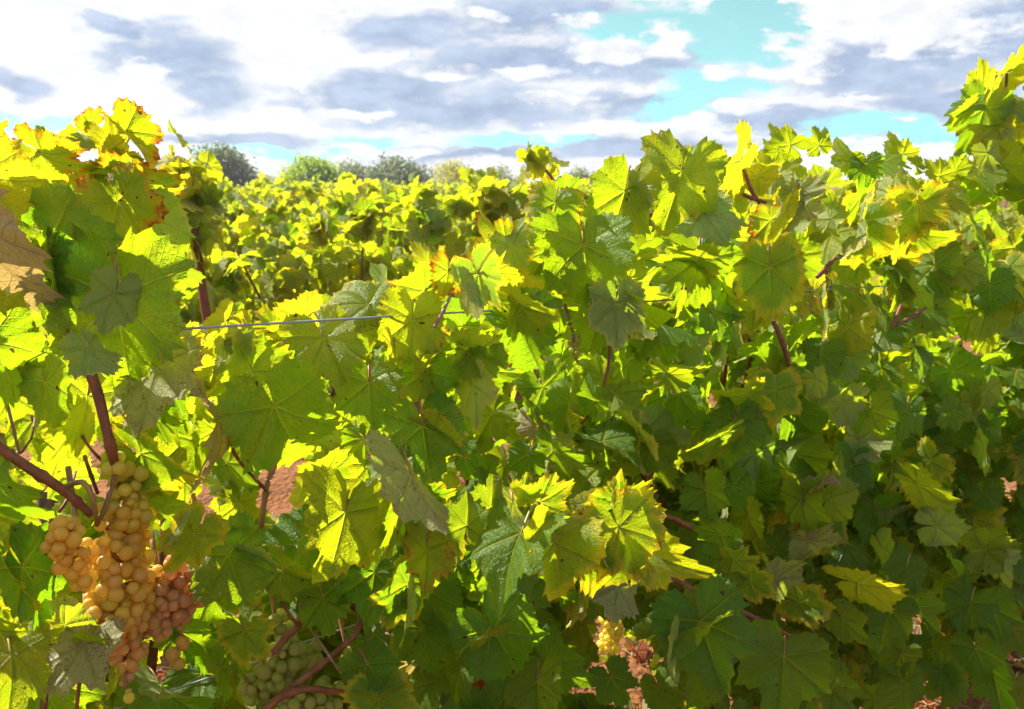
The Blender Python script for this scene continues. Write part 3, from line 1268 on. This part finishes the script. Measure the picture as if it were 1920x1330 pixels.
# those nearest the camera side and in view become parts of their own, up to 100 per vine
fill.sort(key=lambda f_: f_[0])
for off, P, px, py, L, t_, prof in fill:
    out_dir = -ROW_N if off < 0.28 else ROW_N
    v = VINES[vine_of(P)]
    X = np.array([0, 0, -0.75]) + out_dir * g.uniform(0.1, 0.9) + g.normal(0, 0.55, 3)
    N = np.array([0, 0, 0.42]) + out_dir * g.uniform(0.2, 1.0) + g.normal(0, 0.55, 3)
    ab = (py - prof) / 500.0
    pk = g.random()
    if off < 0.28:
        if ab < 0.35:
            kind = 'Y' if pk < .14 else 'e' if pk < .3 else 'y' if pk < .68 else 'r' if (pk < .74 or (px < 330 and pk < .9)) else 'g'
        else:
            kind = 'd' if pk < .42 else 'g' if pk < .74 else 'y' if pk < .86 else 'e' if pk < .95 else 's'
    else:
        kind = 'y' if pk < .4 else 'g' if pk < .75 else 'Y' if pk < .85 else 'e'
    in_view = -60 < px < 1980 and -20 < py < 1390
    part = in_view and off < 0.20 and len(v['leaves']) < 100
    if part:
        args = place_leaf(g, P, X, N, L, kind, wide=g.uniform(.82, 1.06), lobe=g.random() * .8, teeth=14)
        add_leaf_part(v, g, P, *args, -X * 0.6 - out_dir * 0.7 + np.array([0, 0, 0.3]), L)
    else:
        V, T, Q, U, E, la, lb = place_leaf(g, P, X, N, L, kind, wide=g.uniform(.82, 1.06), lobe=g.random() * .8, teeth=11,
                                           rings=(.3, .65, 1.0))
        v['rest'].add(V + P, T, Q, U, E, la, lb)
for v in VINES:
    me = v['rest'].mesh('foliage', v['base'])
    o = link('foliage', me, v['o'])
    o['kind'] = 'stuff'


# ---- canes, trunks
def px_tube(name, pts, rpx, off, vine, mat, n=18, knots=True, taper=1.0, seg=9, ext=True):
    P = [on_row(a, b_, off + (c[0] if c else 0.0)) for (a, b_, *c) in pts]
    if ext:
        u0, u1 = P[0] - P[1], P[-1] - P[-2]
        P = [P[0] + u0 * 0.9 + ROW_N * 0.05] + P + [P[-1] + u1 * 0.9 + ROW_N * 0.05]
    P = np.array(P)
    dep = np.mean([(p - CAM) @ V_F for p in P])
    r = rpx * dep / F
    S = spline(P, n)
    rad = np.full(n, r) * np.interp(np.linspace(0, 1, n), [0, .5, 1], [.8, .95, .7])
    if knots:
        step = max(4, n // 3)
        rad[step // 2::step] *= 1.28
    V, fs = tube_geo(S, rad, seg)
    v = VINES[vine]
    org = S[0]
    return link(name, mesh_from(name, V - org, fs, mat), v['o'], tuple(org - v['base']))


CANES = [
    ([(92, 556), (118, 602), (150, 655), (178, 722), (196, 790), (214, 866)], 14.5, -.035, 0, M_CANE),
    ([(-60, 800), (40, 868), (122, 922), (172, 966)], 14, -.045, 0, M_CANE),
    ([(0, 628), (40, 627), (90, 632), (140, 641)], 4.5, .02, 0, M_CANE),
    ([(124, 940), (96, 976), (54, 1022)], 4.5, -.01, 0, M_CANE),
    ([(12, 752), (24, 800), (36, 850)], 4.0, .01, 0, M_CANE2),
    ([(38, 850), (50, 835), (60, 818)], 3.0, .01, 0, M_CANE),
    ([(165, 835), (185, 858), (196, 868)], 4.0, .02, 0, M_CANE),
    ([(164, 872), (172, 895), (182, 922)], 5.0, .03, 0, M_CANE),
    ([(80, 1345), (86, 1280), (96, 1230)], 9, -.01, 0, M_CANE),
    ([(140, 1345), (150, 1270), (158, 1206)], 5, -.05, 0, M_CANE),
    ([(518, 868), (502, 905), (493, 960), (486, 1014)], 7.5, .06, 1, M_CANE2),
    ([(402, 780), (425, 825), (452, 868), (490, 910)], 5.0, .02, 1, M_CANE),
    ([(672, 1178), (640, 1215), (590, 1256), (525, 1306), (478, 1345)], 8.5, -.02, 1, M_CANE),
    ([(470, 1350), (525, 1308), (580, 1292), (655, 1298)], 9.5, -.03, 1, M_CANE),
    ([(620, 1234), (648, 1275), (670, 1304)], 4.0, -.03, 1, M_CANE2),
    ([(514, 1110), (535, 1140), (556, 1172)], 4.0, .00, 1, M_CANE),
    ([(508, 1224), (535, 1196), (562, 1168)], 9.0, .02, 1, M_CANE),
    ([(808, 934), (828, 958), (856, 984)], 4.5, -.06, 2, M_CANE),
    ([(868, 1003), (900, 1004), (934, 1006)], 6.5, -.07, 2, M_CANE),
    ([(872, 998), (896, 978), (916, 954)], 4.5, -.08, 2, M_CANE),
    ([(968, 958), (974, 944), (981, 927)], 4.5, -.11, 2, M_CANE),
    ([(814, 614), (832, 582), (846, 552)], 5.0, -.06, 1, M_CANE2),
    ([(1198, 410), (1218, 404), (1242, 398)], 6.0, .01, 2, M_CANE),
    ([(1394, 318), (1408, 356), (1424, 382)], 5.5, -.03, 3, M_CANE),
    ([(1392, 364), (1410, 372), (1436, 380)], 5.5, -.03, 3, M_CANE),
    ([(1450, 602), (1466, 640), (1480, 686)], 7.0, -.02, 3, M_CANE),
    ([(1300, 1106), (1360, 1136), (1420, 1162), (1490, 1198)], 8.0, -.06, 3, M_CANE),
    ([(1250, 968), (1270, 976), (1296, 990)], 7.0, -.04, 2, M_CANE),
    ([(1270, 780), (1240, 852), (1190, 940)], 6.0, .10, 2, M_CANE),
    ([(1532, 520), (1546, 506), (1566, 484)], 6.0, -.01, 3, M_CANE),
    ([(1674, 612), (1700, 600), (1736, 578)], 5.0, -.01, 3, M_CANE),
    ([(1672, 616), (1680, 596), (1690, 572)], 5.0, -.01, 3, M_CANE),
    ([(1125, 560), (1144, 640), (1126, 740)], 4.5, .02, 2, M_CANE),
    ([(1840, 320), (1868, 240), (1884, 180), (1890, 112)], 4.0, .05, 3, M_CANE),
]
for pts, rp, off, vi, mt in CANES:
    px_tube('cane', pts, rp * .78, off, vi, mt, n=26, ext=pts[0][0] not in (518, -60, 12, 1840, 1394, 1392, 1532, 1674, 1672, 814, 1450, 1198))
g = np.random.default_rng(5)
for i, v in enumerate(VINES):
    b0 = v['base']
    pts = [b0 + np.array([0, 0, -0.06]), b0 + np.array([.03, .01, .15]), b0 + np.array([-.02, .03, .32]), b0 + np.array([.02, 0, .48]), b0 + np.array([.03, .02, .58])]
    S = spline(pts, 22)
    rad = np.interp(np.linspace(0, 1, 22), [0, .2, .6, .85, 1], [.052, .040, .036, .046, .040]) * (1 + g.normal(0, .06, 22))
    V, fs = tube_geo(S, rad, 12)
    V = V + g.normal(0, .0025, V.shape)
    link('trunk', mesh_from('trunk', V - b0, fs, M_TRUNK), v['o'])
    for k in range(5):
        a = b0 + np.array([.03, .02, .55])
        tt = (k - 2) * 0.17 + g.normal(0, .05)
        e_ = a + ROW_D * tt + ROW_N * g.uniform(-.14, .18) + np.array([0, 0, g.uniform(.35, .62) if i != 1 else g.uniform(.2, .38)])
        mid = (a + e_) / 2 + ROW_D * tt * .3 + np.array([0, 0, .03])
        S = spline([a, mid, e_], 20)
        rad = np.linspace(.0085, .0042, 20)
        rad[2::5] *= 1.25
        V, fs = tube_geo(S, rad, 8)
        link('cane', mesh_from('cane', V - b0, fs, M_CANE), v['o'])

# ------------------------------------------------------------------ wires
def wire(pts, label):
    P = []
    for (px, py, off) in pts:
        d_ = ray(px, py)
        P.append(CAM + d_ * ((D0 + off) / (d_ @ ROW_N)))
    P = spline(P, 80)
    V, fs = tube_geo(P, 0.0014, 8)
    o = link('trellis_wire', mesh_from('trellis_wire', V - P[0], fs, M_WIRE), None, tuple(P[0]))
    tag(o, label, 'wire', 'trellis wires of the front row')


wire([(-120, 645, .03), (130, 630, .0), (340, 617, -.03), (525, 606, -.055), (705, 595, -.05), (775, 591, .01), (1300, 560, .12), (1900, 520, .22)],
     'grey trellis wire stretched bare across the dip in the vines above large yellow leaves')
wire([(120, 1362, .0), (280, 1309, .02), (470, 1244, .03), (612, 1190, .05), (900, 1100, .2)],
     'lower grey trellis wire running past the shaded green grapes near the ground')


# ------------------------------------------------------------------ grapes
def ico(sub):
    import bmesh
    bm = bmesh.new()
    bmesh.ops.create_icosphere(bm, subdivisions=sub, radius=1.0)
    V = np.array([v.co[:] for v in bm.verts])
    Fc = np.array([[v.index for v in f.verts] for f in bm.faces])
    bm.free()
    return V, Fc


ICO_V, ICO_F = ico(3)
GRAPE_ME = []
gg = np.random.default_rng(3)
for k in range(6):
    V = ICO_V * np.array([1, 1, 1.0 + 0.06 * k / 5.0]) * (1 + 0.012 * np.sin(ICO_V[:, [2]] * 3 + k))
    V[:, 0] += 0.02 * V[:, 2] ** 2
    GRAPE_ME.append((V, mesh_from('grape', V, ICO_F, M_GRAPE)))


def bunch(label, blobs_, off, rpx, cols, seed, cap_n=100, stem=None, group='grape bunches'):
    """blobs_: (px, py, radius px, cm towards(-)/away). cols: function(u,v,g)->rgb"""
    g = np.random.default_rng(seed)
    cand = []
    depm = []
    for (px, py, rp, do) in blobs_:
        Cc = on_row(px, py, off + do / 100.0)
        dep = (Cc - CAM) @ V_F
        depm.append(dep)
        rr = rp * dep / F
        rg = rpx * dep / F
        n = int(60 + 500 * (rp / 60.0) ** 2)
        u = g.normal(0, 1, (n, 3))
        u /= np.linalg.norm(u, axis=1, keepdims=True)
        cand += [Cc + q_ * max(0.0, rr - rg) * (0.92 + 0.12 * g.random()) for q_ in u]
    dep = float(np.mean(depm))
    rg = rpx * dep / F
    cand = np.array(cand)
    order = g.permutation(len(cand))
    # favour the camera side
    order = sorted(order, key=lambda i: (cand[i] - CAM) @ V_F + g.normal(0, 0.006))
    keep = []
    size = []
    for i in order:
        r_ = rg * g.uniform(0.72, 1.08)
        if g.random() < 0.06:
            r_ *= 0.6
        if all(np.linalg.norm(cand[i] - cand[j]) > 0.80 * (r_ + s_) for j, s_ in zip(keep, size)):
            keep.append(i)
            size.append(r_)
        if len(keep) >= cap_n:
            break
    P = cand[keep]
    top = P[np.argmax(P[:, 2])]
    o = empty('grape_bunch', tuple(top))
    tag(o, label, 'grapes', group)
    # stem down the middle, with short stalks
    cs = sorted([on_row(px, py, off + do / 100.0) for (px, py, rp, do) in blobs_], key=lambda c_: -c_[2])
    if stem:
        head = [on_row(a, b_, off + c_) for a, b_, c_ in stem]
    else:
        head = [cs[0] + np.array([0, 0, 0.05]) + ROW_N * 0.03]
    path = spline(head + cs, 26)
    V, fs = tube_geo(path, np.linspace(.0032, .0016, 26), 7)
    link('stem', mesh_from('stem', V - top, fs, M_STEM), o)
    for p, s_ in zip(P, size):
        vv, me = GRAPE_ME[g.integers(0, 6)]
        gr = link('grape', me, o, tuple(p - top))
        gr.scale = (s_, s_, s_)
        gr.rotation_euler = tuple(g.uniform(-.6, .6, 3))
        px, py, _ = proj(p)
        c_ = cols(px, py, g)
        gr.color = (*c_, 1.0)
    return o


def mixc(a, b_, t_):
    t_ = min(1, max(0, t_))
    return tuple(x_ * (1 - t_) + y_ * t_ for x_, y_ in zip(a, b_))


AMB, GOLD, PINK, GRN, ROSE = (.84, .56, .07), (.88, .75, .08), (.78, .44, .19), (.52, .58, .09), (.72, .37, .20)


def col_main(px, py, g):
    c = mixc(GOLD, AMB, (py - 880) / 130 + g.normal(0, .25))
    c = mixc(c, PINK, (py - 1130) / 130 + g.normal(0, .3))
    return mixc(c, GRN, .35 * g.random() if g.random() < .3 else 0)


def col_left(px, py, g):
    return mixc((.90, .63, .07), (.88, .55, .09), g.random())


def col_mid(px, py, g):
    c = mixc(GOLD, AMB, g.uniform(.4, 1.0))
    return mixc(c, PINK, .5 * g.random() * (1 if g.random() < .6 else 0))


def col_low(px, py, g):
    return mixc(AMB, PINK, (py - 1120) / 140 + g.normal(0, .3))


def col_pink(px, py, g):
    c = mixc(PINK, ROSE, g.random())
    return mixc(c, AMB, (.5 if py < 1060 or py > 1190 else .15) * g.random() + (.35 if py > 1190 else 0))


def col_green(px, py, g):
    return mixc(GRN, (.62, .55, .18), g.random() * .8)


def col_yel(px, py, g):
    return mixc((.92, .82, .12), (.86, .70, .08), g.random())


bunch('large golden yellow grape bunch at the top of the group, under the red cane',
      [(222, 872, 30, -1), (250, 885, 36, 0), (268, 905, 26, 1), (240, 925, 40, 0), (205, 905, 20, 0), (245, 960, 46, 0), (205, 950, 30, 0), (275, 955, 26, 2),
       (235, 1000, 40, 0), (265, 1000, 30, 1), (195, 985, 22, 0)],
      -.02, 14.2, col_main, 4, 100, stem=[(118, 915, .0), (150, 903, -.03), (172, 925, -.04), (186, 985, -.03)])
bunch('left wing of orange grapes lit by the sun, touching the leaves at its left',
      [(122, 1000, 40, -1), (108, 1025, 34, -1), (135, 1050, 40, 0), (155, 1085, 32, 0), (165, 1030, 26, 0), (140, 975, 22, 0)], -.05, 14.6, col_left, 44, 72)
bunch('dull amber middle grape bunch, half in shade, below the golden yellow one',
      [(215, 1045, 52, -1), (255, 1050, 36, 0), (185, 1070, 34, 0), (225, 1095, 56, -1), (265, 1090, 34, 1), (185, 1110, 34, 0), (225, 1140, 50, -1), (180, 1140, 32, -1)],
      -.02, 14.2, col_mid, 46, 100)
bunch('dusky pinkish lower grape bunch that tapers down to a point',
      [(200, 1165, 42, -1), (245, 1165, 40, 0), (220, 1200, 46, 0), (250, 1215, 34, 0), (232, 1245, 34, 0), (238, 1275, 22, 0), (275, 1185, 26, 1), (290, 1160, 30, 1), (296, 1085, 34, 2), (290, 1120, 34, 1)],
      -.015, 13.8, col_low, 45, 96)
bunch('rosy pink grape bunch at the right of the group, under a yellow edged leaf',
      [(376, 1015, 20, 0), (372, 1040, 22, 0), (340, 1060, 40, 0), (365, 1085, 30, 0), (360, 1120, 36, 0), (318, 1095, 36, 0), (322, 1135, 40, -1), (300, 1170, 36, 0),
       (338, 1165, 26, 0), (338, 1205, 24, 0), (328, 1245, 24, 0), (330, 1225, 20, 0)],
      .0, 13.8, col_pink, 9, 100)
bunch('shaded pale green grape bunch under the yellow edged leaf, above the red cane',
      [(535, 1225, 42, 0), (515, 1262, 42, 0), (562, 1248, 36, 1), (585, 1228, 30, 3), (520, 1168, 30, 2), (545, 1180, 24, 3)],
      .05, 13.5, col_green, 12, 60)
bunch('green grape bunch low down behind the forked red cane at the bottom edge',
      [(560, 1318, 46, 0), (610, 1308, 44, 0), (590, 1345, 50, -1), (640, 1330, 34, 2)],
      .03, 13.0, col_green, 15, 56)
bunch('dark shaded green grape bunch beside the lower wire at the bottom left',
      [(478, 1290, 34, 0), (500, 1315, 30, 1), (420, 1225, 24, 2)],
      .07, 12.5, col_green, 18, 34)
bunch('small bright yellow grape bunch lit by the sun above the straw on the ground',
      [(1140, 1162, 20, 0), (1150, 1180, 24, 0), (1142, 1205, 26, 0), (1148, 1228, 14, 0)],
      .12, 8.0, col_yel, 21, 48)
bunch('tiny pale green grape bunch among the dark leaves in the middle of the hedge',
      [(1078, 638, 16, 0), (1076, 660, 14, 0), (1084, 682, 8, 0)],
      .03, 5.5, col_green, 24, 36)
bunch('few yellow grapes hanging below the amber bunch at the bottom edge',
      [(240, 1306, 22, 0)], -.03, 13.5, col_yel, 27, 5)
bunch('single yellow green grape under the mottled grey leaf at the far left',
      [(80, 1240, 18, 0)], -.01, 13.5, col_yel, 30, 3)
bunch('few pale green grapes beside the red cane in the shade',
      [(652, 1232, 20, 0)], .03, 9.0, col_green, 33, 4)

# ------------------------------------------------------------------ the rows of vines behind
def bush_mesh(seed, n, Lr, teeth, rings, wx, wy, z0, z1, droop=True):
    g = np.random.default_rng(seed)
    mg = Merge()
    shoots = [(g.uniform(-wx, wx) * .8, g.uniform(-wy, wy) * .8, g.uniform(.02, .20)) for _ in range(9)]
    for i in range(n):
        while True:
            x_, y_, z_ = g.uniform(-1, 1, 3)
            rho = (abs(x_) ** 2.6 + abs(y_) ** 2.6 + abs(z_) ** 2.6)
            if 0.25 < rho < 1:
                break
        if i % 7 == 0:
            s = shoots[g.integers(0, 9)]
            P = np.array([s[0] + g.normal(0, .035), s[1] + g.normal(0, .035), z1 + s[2] * g.random()])
            x_, y_, z_ = 0.3 * g.normal(), .3 * g.normal(), 1
        else:
            P = np.array([x_ * wx, y_ * wy, (z0 + z1) / 2 + z_ * (z1 - z0) / 2])
            P += g.normal(0, .03, 3)
        L = g.uniform(*Lr)
        o_ = np.array([x_, y_, 0.6 * z_])
        X = np.array([0, 0, -.55]) + o_ * g.uniform(.2, .8) + g.normal(0, .5, 3)
        N = np.array([0, 0, .32]) + o_ * g.uniform(.3, 1) + g.normal(0, .5, 3)
        pk = g.random()
        kind = 'y' if pk < .56 else 'g' if pk < .65 else 'Y' if pk < .90 else 'e' if pk < .97 else 'u'
        V, T, Q, U, E, la, lb = place_leaf(g, P, X, N, L, kind, wide=g.uniform(1, 1.25), lobe=.5 * g.random(), teeth=teeth, rings=rings)
        mg.add(V + P, T, Q, U, E, la, lb)
    return mg


NEAR_B = [bush_mesh(100 + k, 600, (.045, .074), 7, (.4, 1.0), .70, .22, .40, 1.20).mesh('foliage') for k in range(4)]
FAR_B = [bush_mesh(200 + k, 500, (.042, .068), 4, (1.0,), .70, .24, .35, 1.20) for k in range(4)]


def small_trunk(seed):
    g = np.random.default_rng(seed)
    S = spline([(0, 0, -.05), (.03, .02, .2), (-.02, .01, .42), (.02, -.01, .62)], 12)
    rad = np.interp(np.linspace(0, 1, 12), [0, .3, .8, 1], [.05, .036, .042, .03]) * (1 + g.normal(0, .05, 12))
    return tube_geo(S, rad, 8)


TRUNK_V, TRUNK_F = small_trunk(1)
TRUNK_ME = mesh_from('trunk', TRUNK_V, TRUNK_F, M_TRUNK)
CANE_ME = []
for k in range(4):
    a = k * 1.6
    S = spline([(0, 0, .58), (.18 * math.cos(a) * 1.6, .16 * math.sin(a), .85), (.27 * math.cos(a) * 1.6, .2 * math.sin(a), 1.15)], 12)
    V, fs = tube_geo(S, np.linspace(.008, .004, 12), 6)
    CANE_ME.append(mesh_from('cane', V, fs, M_CANE))


FAR_ME = [mg_.mesh('foliage') for mg_ in FAR_B]
ORD = ['first', 'second', 'third', 'fourth', 'fifth', 'sixth', 'seventh', 'eighth', 'ninth', 'tenth', 'eleventh', 'twelfth', 'thirteenth', 'fourteenth',
       'fifteenth', 'sixteenth', 'seventeenth', 'eighteenth', 'nineteenth', 'twentieth', 'twenty first']
g = np.random.default_rng(77)
for k in range(1, 20):
    D = D0 + 0.27 + 2.45 + 1.75 * (k - 1)
    t_ = -8.0 - D
    while t_ < 2.2 * D + 4:
        t_ += 1.22 + g.normal(0, .06)
        P = ROW_N * D + ROW_D * t_ + np.array([g.normal(0, .05), g.normal(0, .05), 0])
        if P[1] < 1.0:
            continue
        px, py, dep = proj(P + np.array([0, 0, 1.1]))
        lo, hi = (180, 1960) if k == 1 else (240, 1500) if k == 2 else (270, 1120)
        if px < lo - 500.0 / dep or px > hi + 500.0 / dep:
            continue
        if dep > 46:
            continue
        rz = math.pi / 2 - ROW_AZ + (math.pi if g.random() < .5 else 0) + g.normal(0, .1)
        sc = (g.uniform(.92, 1.1), g.uniform(.92, 1.15), g.uniform(.90, 1.08))
        if k <= 2:
            o = empty('grapevine', (P[0], P[1], 0))
            f_ = link('foliage', NEAR_B[g.integers(0, 4)], o)
            f_['kind'] = 'stuff'
            link('trunk', TRUNK_ME, o)
            for cm_ in CANE_ME:
                link('cane', cm_, o)
        else:
            o = empty('grapevine', (P[0], P[1], 0))
            f_ = link('foliage', FAR_ME[g.integers(0, 4)], o)
            f_['kind'] = 'stuff'
            link('trunk', TRUNK_ME, o)
        o.rotation_euler = (0, 0, rz)
        o.scale = sc
        tag(o, 'sunlit yellow green grapevine standing in the %s row of vines from the camera' % ORD[k], 'grapevine', 'grapevines in the rows behind')

# two shoots sticking up above the second row
def tall_shoot(label, pts_px, dep, n, Lm, seed):
    g = np.random.default_rng(seed)
    P = np.array([CAM + ray(a, b_) * dep for a, b_ in pts_px])
    S = spline(P, 24)
    root = np.array([P[0][0], P[0][1], 0.0])
    o = empty('grapevine', tuple(root))
    tag(o, label, 'grapevine', 'grapevines in the rows behind')
    S2 = spline([root, root + np.array([.03, .02, .6]), P[0]] + list(P[1:]), 40)
    V, fs = tube_geo(S2, np.linspace(.02, .003, 40), 7)
    link('cane', mesh_from('cane', V - root, fs, M_CANE), o)
    mg = Merge()
    for i in range(n):
        s = S[g.integers(0, 24)]
        Q_ = s + g.normal(0, .032, 3)
        X = np.array([0, 0, -.5]) + g.normal(0, .6, 3)
        N = np.array([0, -.4, .5]) + g.normal(0, .5, 3)
        kind = 'y' if g.random() < .6 else 'Y'
        V, T, Q, U, E, la, lb = place_leaf(g, Q_, X, N, Lm * g.uniform(.7, 1.2), kind, wide=1.1, teeth=9, rings=(.4, 1.0))
        mg.add(V + Q_, T, Q, U, E, la, lb)
    f_ = link('foliage', mg.mesh('foliage', root), o)
    f_['kind'] = 'stuff'


tall_shoot('yellow green vine shoot against the sky beside the grey green tree at the left', [(370, 470), (366, 400), (352, 345), (345, 298)], 2.7, 40, .06, 41)
tall_shoot('yellow green vine shoot standing up against the clouds just left of the front hedge top', [(1075, 420), (1050, 360), (1020, 316), (992, 300)], 4.0, 26, .055, 43)

# ------------------------------------------------------------------ far trees
M_OLIVE = crown_material('olive_crown', (.085, .12, .06), (.18, .21, .13), (.16, .20, .08), .35)
M_GREEN = crown_material('green_crown', (.075, .145, .012), (.15, .22, .015), (.34, .46, .01), .45)
M_YELLT = crown_material('yellowish_crown', (.24, .24, .06), (.34, .33, .09), (.46, .44, .05), .4)
M_GREYT = crown_material('grey_green_crown', (.12, .155, .07), (.22, .25, .13), (.24, .28, .09), .35)
M_TBARK = bark_material('tree_bark', (.07, .055, .045), (.16, .13, .10), 6.0, .9, .8)


def tree(label, px, py_top, wpx, dist, mat, seed, n=3200, leaf=.16, sparse=0.0, squash=1.0, cat='tree'):
    g = np.random.default_rng(seed)
    base = CAM + ray(px, 345) * dist
    base[2] = 0.0
    H = CAMZ + (345 - py_top) / F * dist
    Wd = wpx / F * dist / 2
    o = empty('olive_tree' if 'olive' in label else 'tree', (base[0], base[1], 0))
    tag(o, label, cat, 'trees on the horizon')
    # trunk with limbs
    parts_v, parts_f, n0 = [], [], 0
    S = spline([(0, 0, -.1), (.06 * H / 3, .02, H * .15), (-.03 * H, .0, H * .32)], 10)
    todo = [(S, np.linspace(.055 * H, .035 * H, 10))]
    cl = []
    for k in range(11):
        a = k * 2.4 + g.normal(0, .3)
        rr = g.uniform(.25, .85)
        c = np.array([math.cos(a) * Wd * rr * .8, math.sin(a) * Wd * rr * .8, H * g.uniform(.22, .40) + H * .42 * (1 - rr ** 2) * g.uniform(.8, 1.15)])
        cl.append((c, g.uniform(.26, .46) * Wd * 1.15, g.uniform(.14, .24) * H * squash))
        Sb = spline([S[-1], S[-1] * .5 + c * .5 + np.array([0, 0, .05 * H]), c], 8)
        todo.append((Sb, np.linspace(.028 * H, .008 * H, 8)))
    cl.append((np.array([0, 0, H * .58]), Wd * .72, H * .30))
    cl.append((np.array([0, 0, H * .84]), Wd * .40, H * .15))
    for Sx, rad in todo:
        V, fs = tube_geo(Sx, rad, 7)
        parts_v.append(V)
        parts_f += [f + n0 for f in fs]
        n0 += len(V)
    q4 = np.vstack([f for f in parts_f if f.shape[1] == 4])
    q3 = np.vstack([f for f in parts_f if f.shape[1] == 3])
    link('trunk', mesh_from('trunk', np.vstack(parts_v), [q4, q3], M_TBARK), o)
    Vs, Fs, As = [], [], []
    k = 0
    hl = leaf * .5
    for i in range(n):
        c, rx, rz = cl[g.integers(0, len(cl))]
        u = g.normal(0, 1, 3)
        u /= np.linalg.norm(u)
        rad = (0.35 + .7 * g.random() ** .5) * (1 + .25 * g.normal())
        P = c + u * rad * np.array([rx, rx, rz])
        if P[2] < H * .10:
            continue
        ax = g.normal(0, 1, 3)
        ax /= np.linalg.norm(ax)
        bx = np.cross(ax, g.normal(0, 1, 3))
        bx /= np.linalg.norm(bx)
        s = hl * g.uniform(.5, 1.3)
        Vs += [P - ax * s * 1.5, P + bx * s * .6, P + ax * s * 1.5, P - bx * s * .6]
        Fs.append((k, k + 1, k + 2, k + 3))
        r_ = g.random()
        As += [(0, 0, r_, 0)] * 4
        k += 4
    link('crown', mesh_from('crown', np.array(Vs), np.array(Fs), mat, None, {'lc': np.array(As)}, smooth=False), o)
    return o


tree('grey green olive tree on the horizon at the left, tallest of the far trees', 416, 272, 138, 44, M_OLIVE, 1, 6500, .15)
tree('dense rounded bright green tree on the horizon', 582, 294, 140, 46, M_GREEN, 2, 6500, .18)
tree('loose pale grey green bush at the right foot of the round green tree', 660, 300, 110, 50, M_GREYT, 3, 3800, .13)
tree('wide grey green olive tree right of the round green tree', 742, 294, 150, 48, M_OLIVE, 4, 6000, .15)
tree('low yellowish green tree at the right end of the tree line', 850, 298, 130, 55, M_YELLT, 5, 3600, .14)
tree('small blue grey bush behind the red edged vine at the left', 306, 312, 80, 60, M_OLIVE, 6, 2200, .16)
tree('thin grey green shrub low on the horizon left of the vine shoot', 940, 308, 90, 62, M_GREYT, 7, 2200, .13)
tree('greyish green bush low on the horizon just right of the vine shoot', 1085, 312, 90, 62, M_GREYT, 8, 2200, .15)
tree('small pale bush between the tall olive tree and the round green tree', 490, 326, 80, 70, M_GREYT, 9, 2000, .16)


# ------------------------------------------------------------------ litter: straw, dry grass strip
def straw(name, label, n, region, seed, Lr, up=.25, rad=.0016):
    g = np.random.default_rng(seed)
    Vs, Fs, As = [], [], []
    k = 0
    for i in range(n):
        P = region(g)
        a = g.uniform(0, 6.283)
        L = g.uniform(*Lr)
        d_ = np.array([math.cos(a), math.sin(a), abs(g.normal(0, up))])
        d_ /= np.linalg.norm(d_)
        sd = np.cross(d_, (0, 0, 1.0))
        sd /= np.linalg.norm(sd) + 1e-9
        upv = np.cross(sd, d_)
        r = rad * g.uniform(.6, 1.6)
        m = P + d_ * L * .5 + np.array([0, 0, g.uniform(0, .15) * L])
        e_ = P + d_ * L - np.array([0, 0, g.uniform(0, .1) * L])
        for q_ in (P, m, e_):
            Vs += [q_ + sd * r, q_ + upv * r * 1.5, q_ - sd * r]
        for j in (0, 3):
            for s in range(3):
                s2 = (s + 1) % 3
                Fs.append((k + j + s, k + j + s2, k + j + 3 + s2, k + j + 3 + s))
        As += [(0, 0, g.random(), 0)] * 9
        k += 9
    o = link(name, mesh_from(name, np.array(Vs), np.array(Fs), M_STRAW, None, {'lc': np.array(As)}))
    tag(o, label, 'straw', kind='stuff')


def reg_near(g):
    P = ROW_D * g.uniform(-.5, 4.0) + ROW_N * (D0 + g.uniform(.0, 1.5))
    zz = 0.07 * (vnoise(P[0], P[1], 1.3, 1) - .5) + 0.05 * (vnoise(P[0], P[1], 4.0, 2) - .5) + 0.035 * (vnoise(P[0], P[1], 8.7, 3) - .5)
    return np.array([P[0], P[1], float(zz) + .004])


straw('straw_litter', 'dry orange straw and stalks lying on the soil under the vines', 3600, reg_near, 8, (.04, .16), .35)


def reg_far(g):
    t_ = g.uniform(-30, 30)
    P = np.array([t_, g.uniform(40, 43), 0.0])
    return P


straw('dry_grass', 'strip of dry tan grass beyond the last vines', 6000, reg_far, 9, (.5, 1.1), 3.0, .012)
# fallen leaves on the soil
g = np.random.default_rng(31)
mg = Merge()
for i in range(260):
    P = reg_near(g) + np.array([0, 0, .012])
    V, T, Q, U, E, la, lb = place_leaf(g, P, np.append(g.normal(0, 1, 2), g.normal(0, .2)), np.array([g.normal(0, .4), g.normal(0, .4), 1]), g.uniform(.03, .06),
                                       'b' if g.random() < .7 else 'R', curl=2.2, teeth=8, rings=(.4, 1.0))
    mg.add(V + P, T, Q, U, E, la, lb)
o = link('fallen_leaves', mg.mesh('fallen_leaves'))
tag(o, 'dry brown fallen vine leaves scattered on the red soil', 'leaf litter', kind='stuff')

# ------------------------------------------------------------------ thin air
hv = np.array([(x_, y_, z_) for x_ in (-45, 60) for y_ in (-6, 78) for z_ in (-1.2, 9.0)], dtype=float)
hf = np.array([(0, 1, 3, 2), (4, 6, 7, 5), (0, 4, 5, 1), (2, 3, 7, 6), (0, 2, 6, 4), (1, 5, 7, 3)])
m_h, t_h, out_h = new_mat('haze')
pv = t_h.new('ShaderNodeVolumePrincipled')
pv.inputs['Color'].default_value = (0.93, 0.96, 1.0, 1)
pv.inputs['Density'].default_value = 0.0009
pv.inputs['Anisotropy'].default_value = 0.4
t_h.l.new(pv.outputs[0], out_h.inputs['Volume'])
hz = link('haze', mesh_from('haze', hv, hf, m_h, smooth=False))
hz['kind'] = 'stuff'
